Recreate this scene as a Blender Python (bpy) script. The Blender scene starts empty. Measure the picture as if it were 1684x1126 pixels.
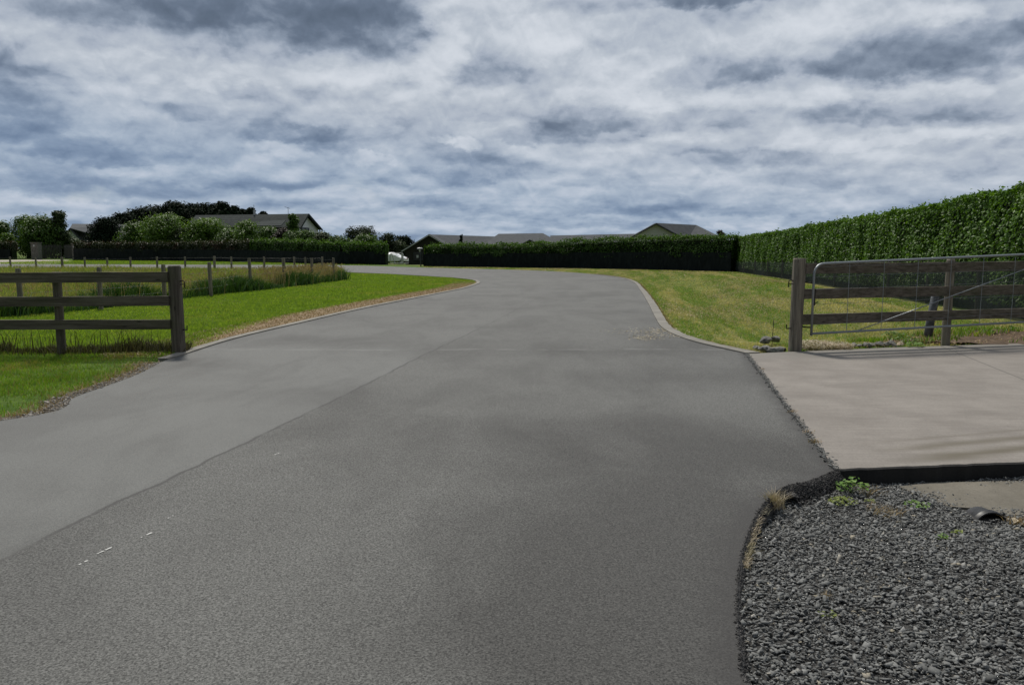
import bpy, bmesh, math, random
import numpy as np
from mathutils import Vector, Matrix
R = math.radians
rng = np.random.default_rng(7)
random.seed(7)
S = bpy.context.scene
COL = S.collection

# ------------------------------------------------------------------ camera
F, CX, CY, EYE = 1272.0, 842.0, 563.0, 1.6
PITCH = math.atan(155.0 / F)
cam_d = bpy.data.cameras.new('camera'); cam = bpy.data.objects.new('camera', cam_d); COL.objects.link(cam)
cam_d.sensor_width = 36; cam_d.lens = 36 * F / 1684; cam_d.clip_end = 9000; cam_d.clip_start = 0.05
cam.location = (0, 0, EYE); cam.rotation_euler = (math.pi / 2 - PITCH, 0, 0)
S.camera = cam

S.cycles.max_bounces = 5; S.cycles.diffuse_bounces = 3; S.cycles.glossy_bounces = 2; S.cycles.transmission_bounces = 3; S.cycles.transparent_max_bounces = 8
# ------------------------------------------------------------------ exposure, sun
S.view_settings.view_transform = 'Standard'; S.view_settings.look = 'None'
S.view_settings.gamma = 1; S.view_settings.exposure = 0.0; S.view_settings.use_curve_mapping = False
SUN_AZ, SUN_EL = R(-22), R(56)
sl = bpy.data.lights.new('sun', 'SUN'); sl.energy = 3.7; sl.angle = R(7); sl.color = (1, .95, .86)
so = bpy.data.objects.new('sun', sl); COL.objects.link(so)
sd = Vector((math.sin(SUN_AZ) * math.cos(SUN_EL), math.cos(SUN_AZ) * math.cos(SUN_EL), math.sin(SUN_EL)))
so.rotation_euler = sd.to_track_quat('Z', 'Y').to_euler()

# ------------------------------------------------------------------ node helpers
class NT:
    def __init__(s, nt): s.nt = nt
    def n(s, t, **k):
        x = s.nt.nodes.new(t)
        for a, b in k.items(): setattr(x, a, b)
        return x
    def put(s, sock, v):
        if isinstance(v, bpy.types.NodeSocket): s.nt.links.new(v, sock)
        elif v is not None: sock.default_value = v
    def m(s, op, a, b=None, c=None, clamp=False):
        x = s.n('ShaderNodeMath', operation=op, use_clamp=clamp)
        s.put(x.inputs[0], a); s.put(x.inputs[1], b); s.put(x.inputs[2], c)
        return x.outputs[0]
    def vm(s, op, a, b=None):
        x = s.n('ShaderNodeVectorMath', operation=op)
        s.put(x.inputs[0], a)
        if op == 'SCALE': s.put(x.inputs['Scale'], b)
        else: s.put(x.inputs[1], b)
        return x.outputs[0]
    def xyz(s, x, y, z):
        c = s.n('ShaderNodeCombineXYZ'); s.put(c.inputs[0], x); s.put(c.inputs[1], y); s.put(c.inputs[2], z); return c.outputs[0]
    def sep(s, v):
        c = s.n('ShaderNodeSeparateXYZ'); s.put(c.inputs[0], v); return c.outputs
    def noise(s, v, scale, detail=3, rough=.55, dist=0, dim='3D'):
        x = s.n('ShaderNodeTexNoise', noise_dimensions=dim); s.put(x.inputs['Vector'], v)
        x.inputs['Scale'].default_value = scale; x.inputs['Detail'].default_value = detail
        x.inputs['Roughness'].default_value = rough; x.inputs['Distortion'].default_value = dist
        return x.outputs[0]
    def voro(s, v, scale, feature='F1', out='Distance'):
        x = s.n('ShaderNodeTexVoronoi', feature=feature); s.put(x.inputs['Vector'], v); x.inputs['Scale'].default_value = scale
        return x.outputs[out]
    def mr(s, v, a, b, c=0, d=1, smooth=True):
        x = s.n('ShaderNodeMapRange', interpolation_type='SMOOTHSTEP' if smooth else 'LINEAR')
        s.put(x.inputs[0], v)
        for i, q in enumerate((a, b, c, d)): x.inputs[i + 1].default_value = q
        return x.outputs[0]
    def mix(s, f, a, b, typ='MIX'):
        x = s.n('ShaderNodeMix', data_type='RGBA', blend_type=typ); s.put(x.inputs[0], f)
        for i, q in ((6, a), (7, b)): s.put(x.inputs[i], (*q, 1) if isinstance(q, tuple) else q)
        return x.outputs[2]
    def ramp(s, v, stops):
        x = s.n('ShaderNodeValToRGB'); s.put(x.inputs[0], v); e = x.color_ramp.elements
        while len(e) > 1: e.remove(e[-1])
        e[0].position = stops[0][0]; e[0].color = (*stops[0][1], 1)
        for p, c in stops[1:]:
            q = e.new(p); q.color = (*c, 1)
        return x.outputs[0]
    def attr(s, name): return s.n('ShaderNodeAttribute', attribute_name=name).outputs['Fac']
    def obj(s): return s.n('ShaderNodeTexCoord').outputs['Object']
    def pos(s): return s.n('ShaderNodeNewGeometry').outputs['Position']
    def bump(s, h, strength=.5, dist=.01):
        x = s.n('ShaderNodeBump'); x.inputs['Strength'].default_value = strength; x.inputs['Distance'].default_value = dist
        s.put(x.inputs['Height'], h); return x.outputs[0]

def new_mat(name):
    m = bpy.data.materials.new(name); m.use_nodes = True; nt = m.node_tree; nt.nodes.clear()
    return m, NT(nt)
def finish(m, N, col, rough=.8, bump=None, metal=0, spec=.5, trans=None, alpha=None):
    p = N.n('ShaderNodeBsdfPrincipled'); out = N.n('ShaderNodeOutputMaterial')
    N.put(p.inputs['Base Color'], (*col, 1) if isinstance(col, tuple) else col)
    N.put(p.inputs['Roughness'], rough); p.inputs['Metallic'].default_value = metal
    p.inputs['Specular IOR Level'].default_value = spec
    if bump is not None: N.put(p.inputs['Normal'], bump)
    sh = p.outputs[0]
    if trans:
        t = N.n('ShaderNodeBsdfTranslucent'); N.put(t.inputs[0], N.mix(1.0, col, (1.0, 1.0, .45), 'MULTIPLY') if not isinstance(col, tuple) else (*col, 1))
        x = N.n('ShaderNodeMixShader'); x.inputs[0].default_value = trans
        N.nt.links.new(sh, x.inputs[1]); N.nt.links.new(t.outputs[0], x.inputs[2]); sh = x.outputs[0]
    if alpha is not None:
        t = N.n('ShaderNodeBsdfTransparent'); x = N.n('ShaderNodeMixShader'); N.put(x.inputs[0], alpha)
        N.nt.links.new(t.outputs[0], x.inputs[1]); N.nt.links.new(sh, x.inputs[2]); sh = x.outputs[0]
    N.nt.links.new(sh, out.inputs[0]); return m

# ------------------------------------------------------------------ sky: Nishita behind broken stratocumulus
W = bpy.data.worlds.new('World'); S.world = W; W.use_nodes = True
W.node_tree.nodes.clear(); N = NT(W.node_tree)
sky = N.n('ShaderNodeTexSky', sky_type='NISHITA', sun_disc=False); sky.sun_elevation = SUN_EL; sky.sun_rotation = SUN_AZ
bg1 = N.n('ShaderNodeBackground'); N.put(bg1.inputs[0], sky.outputs[0]); bg1.inputs[1].default_value = .06
D = N.n('ShaderNodeTexCoord').outputs['Generated']
dx, dy, dz = N.sep(D)
zc = N.m('ADD', N.m('MAXIMUM', dz, 0.0), .10)
u = N.m('DIVIDE', dx, zc); v = N.m('DIVIDE', dy, zc)
az = N.m('ARCTAN2', dx, dy); el = N.m('ARCSINE', dz)
def cloud(lift, eo):
    "cover: a perspective cloud sheet (u, v) plus billows in direction space; eo lowers the sample to find lit tops and dark bases"
    k = 1.0 + eo * 2.0
    P = N.xyz(N.m('MULTIPLY', u, k), N.m('MULTIPLY', v, k), lift)
    a = N.noise(P, 1.15, 4, .5)
    Q = N.xyz(N.m('MULTIPLY', az, 8.0), N.m('MULTIPLY', N.m('POWER', N.m('MAXIMUM', N.m('SUBTRACT', el, eo * .42), .0005), .66), 9.5), lift + 4)
    w2 = N.n('ShaderNodeTexNoise'); N.put(w2.inputs['Vector'], Q); w2.inputs['Scale'].default_value = 2.2; w2.inputs['Detail'].default_value = 5
    Q2 = N.vm('ADD', Q, N.vm('SCALE', N.vm('SUBTRACT', w2.outputs['Color'], (.5, .5, .5)), .42))
    b = N.noise(Q2, 1.0, 9, .56)
    vo = N.n('ShaderNodeTexVoronoi', feature='F1', normalize=True); N.put(vo.inputs['Vector'], Q2); vo.inputs['Scale'].default_value = 1.25; vo.inputs['Detail'].default_value = 2; vo.inputs['Roughness'].default_value = .5
    c = N.m('SUBTRACT', .78, vo.outputs['Distance'])
    return N.m('ADD', N.m('ADD', N.m('MULTIPLY', a, .20), N.m('MULTIPLY', b, .52)), N.m('MULTIPLY', c, .34))
T0 = cloud(3.1, 0.0); T1 = cloud(3.1, .024)
emb = N.m('SUBTRACT', T1, T0)
# big individual clouds: azimuth, elevation, half-widths (radians), darkness
wob = N.n('ShaderNodeTexNoise'); N.put(wob.inputs['Vector'], N.xyz(N.m('MULTIPLY', az, 9), N.m('MULTIPLY', el, 17), 1.7)); wob.inputs['Scale'].default_value = 1; wob.inputs['Detail'].default_value = 9; wob.inputs['Roughness'].default_value = .62
wx, wy, wz = N.sep(wob.outputs['Color'])
azw = N.m('ADD', az, N.m('MULTIPLY', N.m('SUBTRACT', wx, .5), .13)); elw = N.m('ADD', el, N.m('MULTIPLY', N.m('SUBTRACT', wy, .5), .065))
def pix_dir(px, py):
    a = (px - CX) / F; b = (py - CY) / F
    x, y, z = a, math.cos(PITCH) - b * math.sin(PITCH), -math.sin(PITCH) - b * math.cos(PITCH)
    return math.atan2(x, y), math.atan2(z, math.hypot(x, y))
dark = None
PUFFS = ((440, 10, 250, 60, 1.0), (580, 55, 130, 52, .95), (350, 55, 150, 46, .55), (220, 25, 150, 36, .5), (1180, -8, 100, 30, 1.25), (1010, 10, 90, 16, .35),
         (1600, 95, 190, 44, .85), (1480, 105, 110, 26, .6), (1180, 130, 110, 24, .55), (1290, 122, 90, 18, .35), (570, 235, 90, 34, .8), (470, 222, 90, 18, .45),
         (70, 240, 130, 34, .75), (190, 268, 130, 18, .5), (40, 120, 100, 28, .5), (30, 175, 70, 20, .45), (290, 185, 50, 14, .4), (380, 160, 70, 16, .3),
         (960, 205, 75, 30, .75), (905, 228, 80, 14, .5), (1040, 218, 60, 14, .45), (1170, 200, 75, 22, .5), (1240, 272, 110, 22, .65), (1150, 250, 90, 16, .45), (800, 285, 75, 34, .7), (700, 265, 50, 16, .4),
         (815, 130, 60, 28, .55), (780, 190, 50, 18, .35), (1480, 190, 130, 24, .6), (1350, 185, 80, 16, .35), (1580, 200, 70, 14, .4), (1560, 275, 90, 26, .55), (1660, 240, 50, 18, .35), (1330, 305, 120, 14, .35),
         (120, 318, 160, 14, .5), (360, 300, 120, 14, .4), (530, 305, 110, 12, .45), (300, 345, 200, 8, .3), (620, 340, 160, 9, .4), (950, 300, 90, 10, .35), (1000, 345, 160, 10, .4), (1240, 350, 150, 9, .4), (760, 352, 130, 8, .35), (920, 370, 200, 6, .3),
         (80, 60, 60, 22, -.35), (300, 118, 300, 18, -.55), (600, 118, 120, 18, -.5), (720, 80, 40, 60, -.6), (900, 70, 110, 36, -.45), (1340, 30, 90, 26, -.5), (1050, 95, 80, 22, -.35), (765, 236, 34, 10, -.9), (725, 232, 20, 8, -.7), (1640, 12, 70, 14, -.5), (1560, 20, 50, 14, -.4), (1330, 158, 300, 12, -.4), (1080, 168, 40, 14, -.4), (980, 160, 80, 16, -.4),
         (1450, 232, 220, 10, -.45), (150, 145, 140, 14, -.4), (450, 245, 46, 14, -.75), (130, 215, 26, 12, -.5), (620, 262, 34, 8, -.6), (560, 195, 80, 12, -.35), (870, 250, 60, 14, -.35), (660, 160, 70, 14, -.3), (1090, 300, 60, 8, -.3), (660, 312, 80, 7, -.4), (240, 290, 90, 7, -.35), (60, 330, 100, 8, -.4), (1180, 375, 24, 6, -.6), (550, 370, 120, 6, -.3))
for px, py, rx, ry, s in PUFFS:
    a0, e0 = pix_dir(px, py); ra, re = rx / F, ry / F
    lo_, up_ = (.55, 1.35) if s > 0 else (1, 1)
    qa = N.m('DIVIDE', N.m('SUBTRACT', azw, a0), ra); de = N.m('SUBTRACT', elw, e0)
    qe = N.m('MAXIMUM', N.m('DIVIDE', de, re * up_), N.m('DIVIDE', de, -re * lo_))
    g = N.mr(N.m('ADD', N.m('MULTIPLY', qa, qa), N.m('MULTIPLY', qe, qe)), 0.0, 1.6, s, 0.0)
    dark = g if dark is None else N.m('ADD', dark, g)
side = N.mr(az, -.65, .25, -.07, .05)
B = N.m('ADD', .765, N.m('MULTIPLY', emb, 2.5))
B = N.m('SUBTRACT', B, N.m('MULTIPLY', N.m('SUBTRACT', T0, .47), .95))
B = N.m('SUBTRACT', B, N.m('MULTIPLY', dark, N.mr(T0, .3, .62, .33, .38)))
B = N.m('ADD', B, side)
B = N.m('SUBTRACT', B, N.mr(el, .0, .13, .10, 0))
B = N.mr(B, -.30, 1.25, 0, 1)  # soft shoulder: no clipped whites
hi = N.ramp(B, [(.0, (.095, .128, .180)), (.22, (.145, .187, .258)), (.45, (.258, .312, .398)), (.62, (.39, .442, .528)), (.78, (.485, .535, .605)), (1.0, (.67, .71, .77))])
lo = N.ramp(B, [(.0, (.118, .168, .262)), (.25, (.165, .232, .348)), (.45, (.235, .312, .435)), (.7, (.37, .45, .56)), (1.0, (.58, .63, .72))])
cc = N.mix(N.mr(N.m('ADD', el, N.m('MULTIPLY', az, .10)), .05, .17), lo, hi)
bg2 = N.n('ShaderNodeBackground'); N.put(bg2.inputs[0], cc); 
N.put(bg2.inputs[1], N.mr(N.m('ADD', dy, N.m('MULTIPLY', dz, .5)), -.35, .45, .42, 1.0))
mx = N.n('ShaderNodeMixShader'); N.put(mx.inputs[0], N.mr(T0, .30, .42, .8, 1.0))
W.node_tree.links.new(bg1.outputs[0], mx.inputs[1]); W.node_tree.links.new(bg2.outputs[0], mx.inputs[2])
wo = N.n('ShaderNodeOutputWorld'); W.node_tree.links.new(mx.outputs[0], wo.inputs[0])

# ------------------------------------------------------------------ geometry helpers
def at(px, py, Y):
    "point of the sight line through a photo pixel at ground distance Y"
    a = (px - CX) / F; b = (py - CY) / F
    y = math.cos(PITCH) - b * math.sin(PITCH); z = -math.sin(PITCH) - b * math.cos(PITCH)
    return Vector((a / y * Y, Y, EYE + z / y * Y))
def G(px, py, z0=0.0):
    a = (px - CX) / F; b = (py - CY) / F
    y = math.cos(PITCH) - b * math.sin(PITCH); z = -math.sin(PITCH) - b * math.cos(PITCH)
    t = (z0 - EYE) / z
    return Vector((a * t, y * t, z0))
def smooth(a, b, x):
    t = np.clip((np.asarray(x, float) - a) / (b - a), 0, 1); return t * t * (3 - 2 * t)
def fnoise(x, y, scale=1.0, seed=0, octv=3):
    r = np.random.default_rng(seed); x = np.asarray(x, float); y = np.asarray(y, float); s = 0
    amp = 1; tot = 0
    for o in range(octv):
        for k in range(4):
            a = r.uniform(0, 6.28); f = scale * (2 ** o) * r.uniform(.7, 1.4); p = r.uniform(0, 6.28)
            s = s + amp * np.sin((x * math.cos(a) + y * math.sin(a)) * f + p)
        tot += amp * 1.7; amp *= .55
    return s / tot
def catmull(pts, n=8):
    pts = [Vector(p) for p in pts]; out = []
    for i in range(len(pts) - 1):
        p0 = pts[max(i - 1, 0)]; p1 = pts[i]; p2 = pts[i + 1]; p3 = pts[min(i + 2, len(pts) - 1)]
        for k in range(n):
            t = k / n
            out.append(.5 * ((2 * p1) + (p2 - p0) * t + (2 * p0 - 5 * p1 + 4 * p2 - p3) * t * t + (3 * p1 - p0 - 3 * p2 + p3) * t ** 3))
    out.append(pts[-1]); return out
def inpoly(x, y, poly):
    x = np.asarray(x); y = np.asarray(y); ins = np.zeros(x.shape, bool); n = len(poly); j = n - 1
    for i in range(n):
        xi, yi = poly[i][0], poly[i][1]; xj, yj = poly[j][0], poly[j][1]
        if yi != yj:
            c = ((yi > y) != (yj > y)) & (x < (xj - xi) * (y - yi) / (yj - yi) + xi)
            ins ^= c
        j = i
    return ins
def dist_poly(x, y, line):
    best = np.full(np.shape(x), 1e9)
    for a, b in zip(line[:-1], line[1:]):
        dx_, dy_ = b[0] - a[0], b[1] - a[1]; L = dx_ * dx_ + dy_ * dy_ + 1e-12
        t = np.clip(((x - a[0]) * dx_ + (y - a[1]) * dy_) / L, 0, 1)
        best = np.minimum(best, np.hypot(x - a[0] - t * dx_, y - a[1] - t * dy_))
    return best

def npmesh(name, V, Fc, mat, parent=None, attrs=None, smooth_=False, matidx=None):
    V = np.asarray(V, np.float32); Fc = np.asarray(Fc, np.int32)
    me = bpy.data.meshes.new(name); k = Fc.shape[1]
    me.vertices.add(len(V)); me.vertices.foreach_set('co', V.ravel())
    me.loops.add(Fc.size); me.loops.foreach_set('vertex_index', Fc.ravel())
    me.polygons.add(len(Fc)); me.polygons.foreach_set('loop_start', np.arange(0, Fc.size, k, dtype=np.int32))
    me.polygons.foreach_set('loop_total', np.full(len(Fc), k, np.int32))
    if smooth_: me.polygons.foreach_set('use_smooth', np.ones(len(Fc), bool))
    for m in (mat if isinstance(mat, (list, tuple)) else [mat]): me.materials.append(m)
    if matidx is not None: me.polygons.foreach_set('material_index', np.asarray(matidx, np.int32))
    for an, av in (attrs or {}).items():
        a = me.attributes.new(an, 'FLOAT', 'POINT'); a.data.foreach_set('value', np.asarray(av, np.float32))
    me.update(calc_edges=True)
    o = bpy.data.objects.new(name, me); COL.objects.link(o)
    if parent: o.parent = parent
    return o
def bmobj(name, bm, mat, parent=None, smooth_=False):
    me = bpy.data.meshes.new(name); bm.normal_update(); bm.to_mesh(me); bm.free()
    for m in (mat if isinstance(mat, (list, tuple)) else [mat]): me.materials.append(m)
    if smooth_:
        for p in me.polygons: p.use_smooth = True
    o = bpy.data.objects.new(name, me); COL.objects.link(o)
    if parent:
        o.parent = parent; o.matrix_parent_inverse = Matrix.Translation(-parent.location) @ Matrix.Identity(4) if parent.type == 'EMPTY' else Matrix.Identity(4)
    return o
def tag(o, label=None, cat=None, group=None, kind=None):
    if label: o['label'] = label
    if cat: o['category'] = cat
    if group: o['group'] = group
    if kind: o['kind'] = kind
    return o
def thing(name, label, cat, loc=(0, 0, 0), group=None):
    o = bpy.data.objects.new(name, None); COL.objects.link(o); o.location = loc; o.empty_display_size = .2
    return tag(o, label, cat, group)
def part(name, bm, mat, parent, smooth_=False):
    "mesh given in world coordinates, hung under its thing (an Empty) or under a part"
    o = bmobj(name, bm, mat, None, smooth_); o.parent = parent
    root = parent
    while root.parent: root = root.parent
    if parent is root: o.matrix_parent_inverse = Matrix.Translation(root.location).inverted()
    return o
def nppart(o, parent):
    o.parent = parent
    if not parent.parent: o.matrix_parent_inverse = Matrix.Translation(parent.location).inverted()
    return o
def box(bm, x0, x1, y0, y1, z0, z1, mi=0):
    vs = [bm.verts.new(c) for c in ((x0, y0, z0), (x1, y0, z0), (x1, y1, z0), (x0, y1, z0), (x0, y0, z1), (x1, y0, z1), (x1, y1, z1), (x0, y1, z1))]
    for f in ((0, 3, 2, 1), (4, 5, 6, 7), (0, 1, 5, 4), (1, 2, 6, 5), (2, 3, 7, 6), (3, 0, 4, 7)):
        q = bm.faces.new([vs[i] for i in f]); q.material_index = mi
    return vs
def beam(bm, a, b, w, h, jit=0.0, segs=1):
    "rectangular bar from a to b, w across (horizontal), h high; slightly worn"
    a = Vector(a); b = Vector(b); d = (b - a); L = d.length; d.normalize()
    up = Vector((0, 0, 1)) if abs(d.z) < .9 else Vector((0, 1, 0))
    s = d.cross(up).normalized(); up = s.cross(d)
    rings = []
    for i in range(segs + 1):
        c = a + d * L * i / segs
        r = []
        for sx, sy in ((-1, -1), (1, -1), (1, 1), (-1, 1)):
            r.append(bm.verts.new(c + s * sx * w / 2 + up * sy * h / 2 + Vector([random.uniform(-jit, jit) for _ in range(3)])))
        rings.append(r)
    for r0, r1 in zip(rings[:-1], rings[1:]):
        for k in range(4): bm.faces.new((r0[k], r0[(k + 1) % 4], r1[(k + 1) % 4], r1[k]))
    bm.faces.new(rings[0][::-1]); bm.faces.new(rings[-1])
def tube(bm, pts, rad, n=8, caps=True, jit=0):
    pts = [Vector(p) for p in pts]; rs = rad if isinstance(rad, (list, tuple)) else [rad] * len(pts)
    rings = []; prev = None
    for i, p in enumerate(pts):
        d = (pts[min(i + 1, len(pts) - 1)] - pts[max(i - 1, 0)]).normalized()
        if prev is None: s = d.orthogonal().normalized()
        else: s = (prev - d * prev.dot(d)).normalized()
        prev = s; t = d.cross(s)
        rings.append([bm.verts.new(p + (s * math.cos(2 * math.pi * k / n) + t * math.sin(2 * math.pi * k / n)) * rs[i] * (1 + random.uniform(-jit, jit))) for k in range(n)])
    for r0, r1 in zip(rings[:-1], rings[1:]):
        for k in range(n): bm.faces.new((r0[k], r0[(k + 1) % n], r1[(k + 1) % n], r1[k]))
    if caps: bm.faces.new(rings[0][::-1]); bm.faces.new(rings[-1])
def post_bm(p, h, r, jit=.03, n=14, lean=(0, 0), top=.012):
    bm = bmesh.new(); p = Vector(p)
    zs = [-.25, 0, h * .25, h * .5, h * .75, h - .02, h]
    rr = [r * 1.03, r * 1.03, r, r * .99, r * 1.0, r * .98, r - top]
    tube(bm, [p + Vector((lean[0] * z, lean[1] * z, z)) for z in zs], rr, n, True, jit)
    return bm
def kites(C_, Nn, L, Wd, fold=.25, r=None, seed=1):
    "folded leaf at every centre: 4 vertices, 2 triangles"
    g = np.random.default_rng(seed); n = len(C_)
    Nn = Nn / np.linalg.norm(Nn, axis=1, keepdims=True)
    t = g.normal(size=(n, 3)); t -= Nn * (t * Nn).sum(1, keepdims=True); t /= np.linalg.norm(t, axis=1, keepdims=True)
    b = np.cross(Nn, t); L = np.broadcast_to(L, (n,))[:, None]; Wd = np.broadcast_to(Wd, (n,))[:, None]
    V = np.stack([C_ - t * L / 2, C_ + b * Wd / 2 + Nn * Wd * fold, C_ + t * L / 2, C_ - b * Wd / 2 + Nn * Wd * fold], 1).reshape(-1, 3)
    i = np.arange(n)[:, None] * 4
    Fc = np.concatenate([i + [0, 1, 2], i + [0, 2, 3]], 1).reshape(-1, 3)
    if r is None: r = g.random(n)
    return V, Fc, np.repeat(r, 4)
def blades(x, y, z, h, w, lean, seed=3, seg=2, r=None):
    g = np.random.default_rng(seed); n = len(x); a = g.uniform(0, 6.283, n); l = g.uniform(0, 1, n) * lean; la = g.uniform(0, 6.283, n)
    h = np.broadcast_to(h, (n,)) * g.uniform(.55, 1.15, n); w = np.broadcast_to(w, (n,))
    B_ = np.stack([x, y, z], 1); wv = np.stack([np.cos(a), np.sin(a), 0 * a], 1) * w[:, None] / 2
    ld = np.stack([np.cos(la) * l, np.sin(la) * l, 0 * a], 1) * h[:, None]; up = np.stack([0 * a, 0 * a, h], 1)
    if seg == 2:
        V = np.stack([B_ - wv, B_ + wv, B_ + ld * .35 + up * .6 - wv * .75, B_ + ld * .35 + up * .6 + wv * .75, B_ + ld + up * .95], 1).reshape(-1, 3)
        i = np.arange(n)[:, None] * 5
        Fc = np.concatenate([i + [0, 1, 3], i + [0, 3, 2], i + [2, 3, 4]], 1).reshape(-1, 3); k = 5
    else:
        V = np.stack([B_ - wv, B_ + wv, B_ + ld + up], 1).reshape(-1, 3)
        Fc = np.arange(n * 3).reshape(-1, 3); k = 3
    if r is None: r = g.random(n)
    return V, Fc, np.repeat(r, k)
def scatter(poly, dens, seed=5, ex=None):
    "random points in a polygon; dens(x,y) per square metre"
    g = np.random.default_rng(seed); P = np.array([(p[0], p[1]) for p in poly]); x0, y0 = P.min(0); x1, y1 = P.max(0)
    xs, ys = [], []
    nx = max(1, int((x1 - x0) / 4)); ny = max(1, int((y1 - y0) / 4))
    for i in range(nx):
        for j in range(ny):
            ax, bx = x0 + (x1 - x0) * i / nx, x0 + (x1 - x0) * (i + 1) / nx; ay, by = y0 + (y1 - y0) * j / ny, y0 + (y1 - y0) * (j + 1) / ny
            cx = np.array([ax, bx, ax, bx, (ax + bx) / 2]); cy = np.array([ay, ay, by, by, (ay + by) / 2])
            dm = float(np.max(dens(cx, cy))) * 1.05
            n = g.poisson(dm * (bx - ax) * (by - ay))
            if n == 0: continue
            x = g.uniform(ax, bx, n); y = g.uniform(ay, by, n)
            k = (g.random(n) * dm < dens(x, y)); x, y = x[k], y[k]
            k = inpoly(x, y, poly); x, y = x[k], y[k]
            xs.append(x); ys.append(y)
    x = np.concatenate(xs); y = np.concatenate(ys)
    # keep only what this or a neighbouring viewpoint could see
    k = (np.abs(x) < y * .72 + 2.5) & (y > .8)
    x, y = x[k], y[k]
    if ex is not None:
        for e in ex:
            k = ~inpoly(x, y, e); x, y = x[k], y[k]
    return x, y

# ------------------------------------------------------------------ materials
def M_simple(name, a, b, scale=8, rough=.8, bump=0, bd=.005, metal=0, spec=.4, stretch=(1, 1, 1), det=5, lo=.35, hi=.65):
    m, N = new_mat(name); P = N.vm('MULTIPLY', N.obj(), stretch)
    n = N.noise(P, scale, det, .6); col = N.mix(N.mr(n, lo, hi), a, b)
    bp = N.bump(N.noise(P, scale * 3, det, .6), bump, bd) if bump else None
    return finish(m, N, col, rough, bp, metal, spec)
def M_wood(name, axis, a=(.060, .052, .044), b=(.135, .120, .105), green=.35, c=.022):
    m, N = new_mat(name)
    st = {'x': (1.2, 26, 26), 'z': (26, 26, 1.2)}[axis]
    P = N.vm('MULTIPLY', N.obj(), st)
    g1 = N.noise(P, 1.0, 6, .65, .4); g2 = N.noise(P, 4.0, 4, .7)
    big = N.noise(N.obj(), 3.0, 4, .6)
    col = N.mix(N.mr(g1, .3, .7), a, b)
    col = N.mix(N.mr(g2, .56, .72, 0, .75), col, (c, c * .85, c * .7))
    col = N.mix(N.m('MULTIPLY', N.mr(big, .45, .7), green), col, (.075, .085, .038))
    kn = N.voro(N.vm('MULTIPLY', N.obj(), {'x': (2.2, 9, 9), 'z': (9, 9, 2.2)}[axis]), 1.0)
    col = N.mix(N.mr(kn, .03, .13, .8, 0), col, (.018, .014, .011))
    return finish(m, N, col, .85, N.bump(N.m('ADD', g1, g2), .7, .006), 0, .25)
wood_x = M_wood('weathered_rail', 'x', (.070, .058, .046), (.185, .160, .130)); wood_z = M_wood('weathered_post', 'z', (.062, .053, .042), (.16, .14, .112))
wood_zl = M_wood('pale_post', 'z', (.12, .105, .085), (.30, .265, .21), .25, .05)
m, N = new_mat('galvanised_steel'); n_ = N.noise(N.obj(), 30, 4, .6)
galv = finish(m, N, N.mix(n_, (.22, .24, .255), (.36, .38, .40)), N.mr(n_, .3, .7, .42, .58), None, .75)
m, N = new_mat('rusty_iron'); iron = finish(m, N, N.mix(N.noise(N.obj(), 40, 4), (.02, .018, .017), (.05, .035, .025)), .7, None, .4)
wire_m = M_simple('fence_wire', (.16, .16, .16), (.25, .25, .25), 30, .5, metal=.7)
m, N = new_mat('ground_grass'); P = N.pos(); px_, py_, pz_ = N.sep(P)
g1 = N.noise(P, 1.4, 6, .65); g2 = N.noise(P, 22, 5, .7); g3 = N.noise(P, .16, 3, .5)
col = N.mix(N.mr(g1, .35, .65), (.055, .11, .012), (.12, .19, .028)); col = N.mix(N.mr(g2, .3, .7, 0, .55), col, (.020, .028, .009))
col = N.mix(N.mr(N.m('ADD', g3, N.mr(px_, 1, 4, 0, .10)), .5, .68, 0, .6), col, (.14, .12, .05))
ground_m = finish(m, N, col, .95, N.bump(g2, .6, .03), 0, .1)
def M_blade(name, c1, c2, c3=None, p3=(.52, .62), sc=.5, trans=.35, st=(1, 1, 1), brown=None, shear=0):
    m, N = new_mat(name); r = N.attr('r'); P = N.vm('MULTIPLY', N.pos(), st)
    if shear: xs, ys, zs = N.sep(N.pos()); P = N.xyz(N.m('SUBTRACT', N.m('MULTIPLY', xs, 2.1), N.m('MULTIPLY', ys, shear * 2.1)), N.m('MULTIPLY', ys, .22), 0.0)
    col = N.mix(r, c1, c2); n = N.noise(P, sc, 4, .6)
    if c3: col = N.mix(N.mr(N.m('ADD', n, N.m('MULTIPLY', N.m('SUBTRACT', r, .5), .16)), p3[0], p3[1]), col, c3)
    if brown: col = N.mix(N.mr(r, 1 - brown[0], 1 - brown[0] + .01), col, brown[1])
    n2 = N.noise(N.pos(), 2.3, 3, .6); col = N.mix(N.mr(n2, .40, .62, 0, .60), col, N.mix(1.0, col, (.55, .62, .5), 'MULTIPLY'))
    return finish(m, N, col, .6, None, 0, .25, trans)
lawn_m = M_blade('lawn_blades', (.15, .27, .030), (.30, .41, .060), (.36, .38, .10), (.56, .70), .35, .5)
near_lawn_m = M_blade('near_verge_blades', (.10, .22, .018), (.25, .37, .045), (.34, .29, .11), (.56, .70), .9, .45, brown=(.12, (.26, .2, .1)))
verge_m = M_blade('mown_verge_blades', (.14, .28, .030), (.29, .42, .075), (.60, .54, .29), (.43, .56), .50, .4, (1.0, .32, 1), brown=(.25, (.50, .42, .22)), shear=.16)
straw_m = M_blade('straw', (.30, .21, .115), (.50, .37, .22), None, trans=.15)
pale_straw_m = M_blade('pale_straw', (.38, .31, .23), (.60, .52, .39), None, trans=.15)
paddock_m = M_blade('paddock_grass', (.17, .24, .045), (.38, .41, .14), (.46, .38, .19), (.52, .66), .22, .4, brown=(.15, (.30, .21, .11)))
weed_m = M_blade('dark_weeds', (.030, .08, .018), (.09, .17, .04), None, trans=.2)
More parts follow.
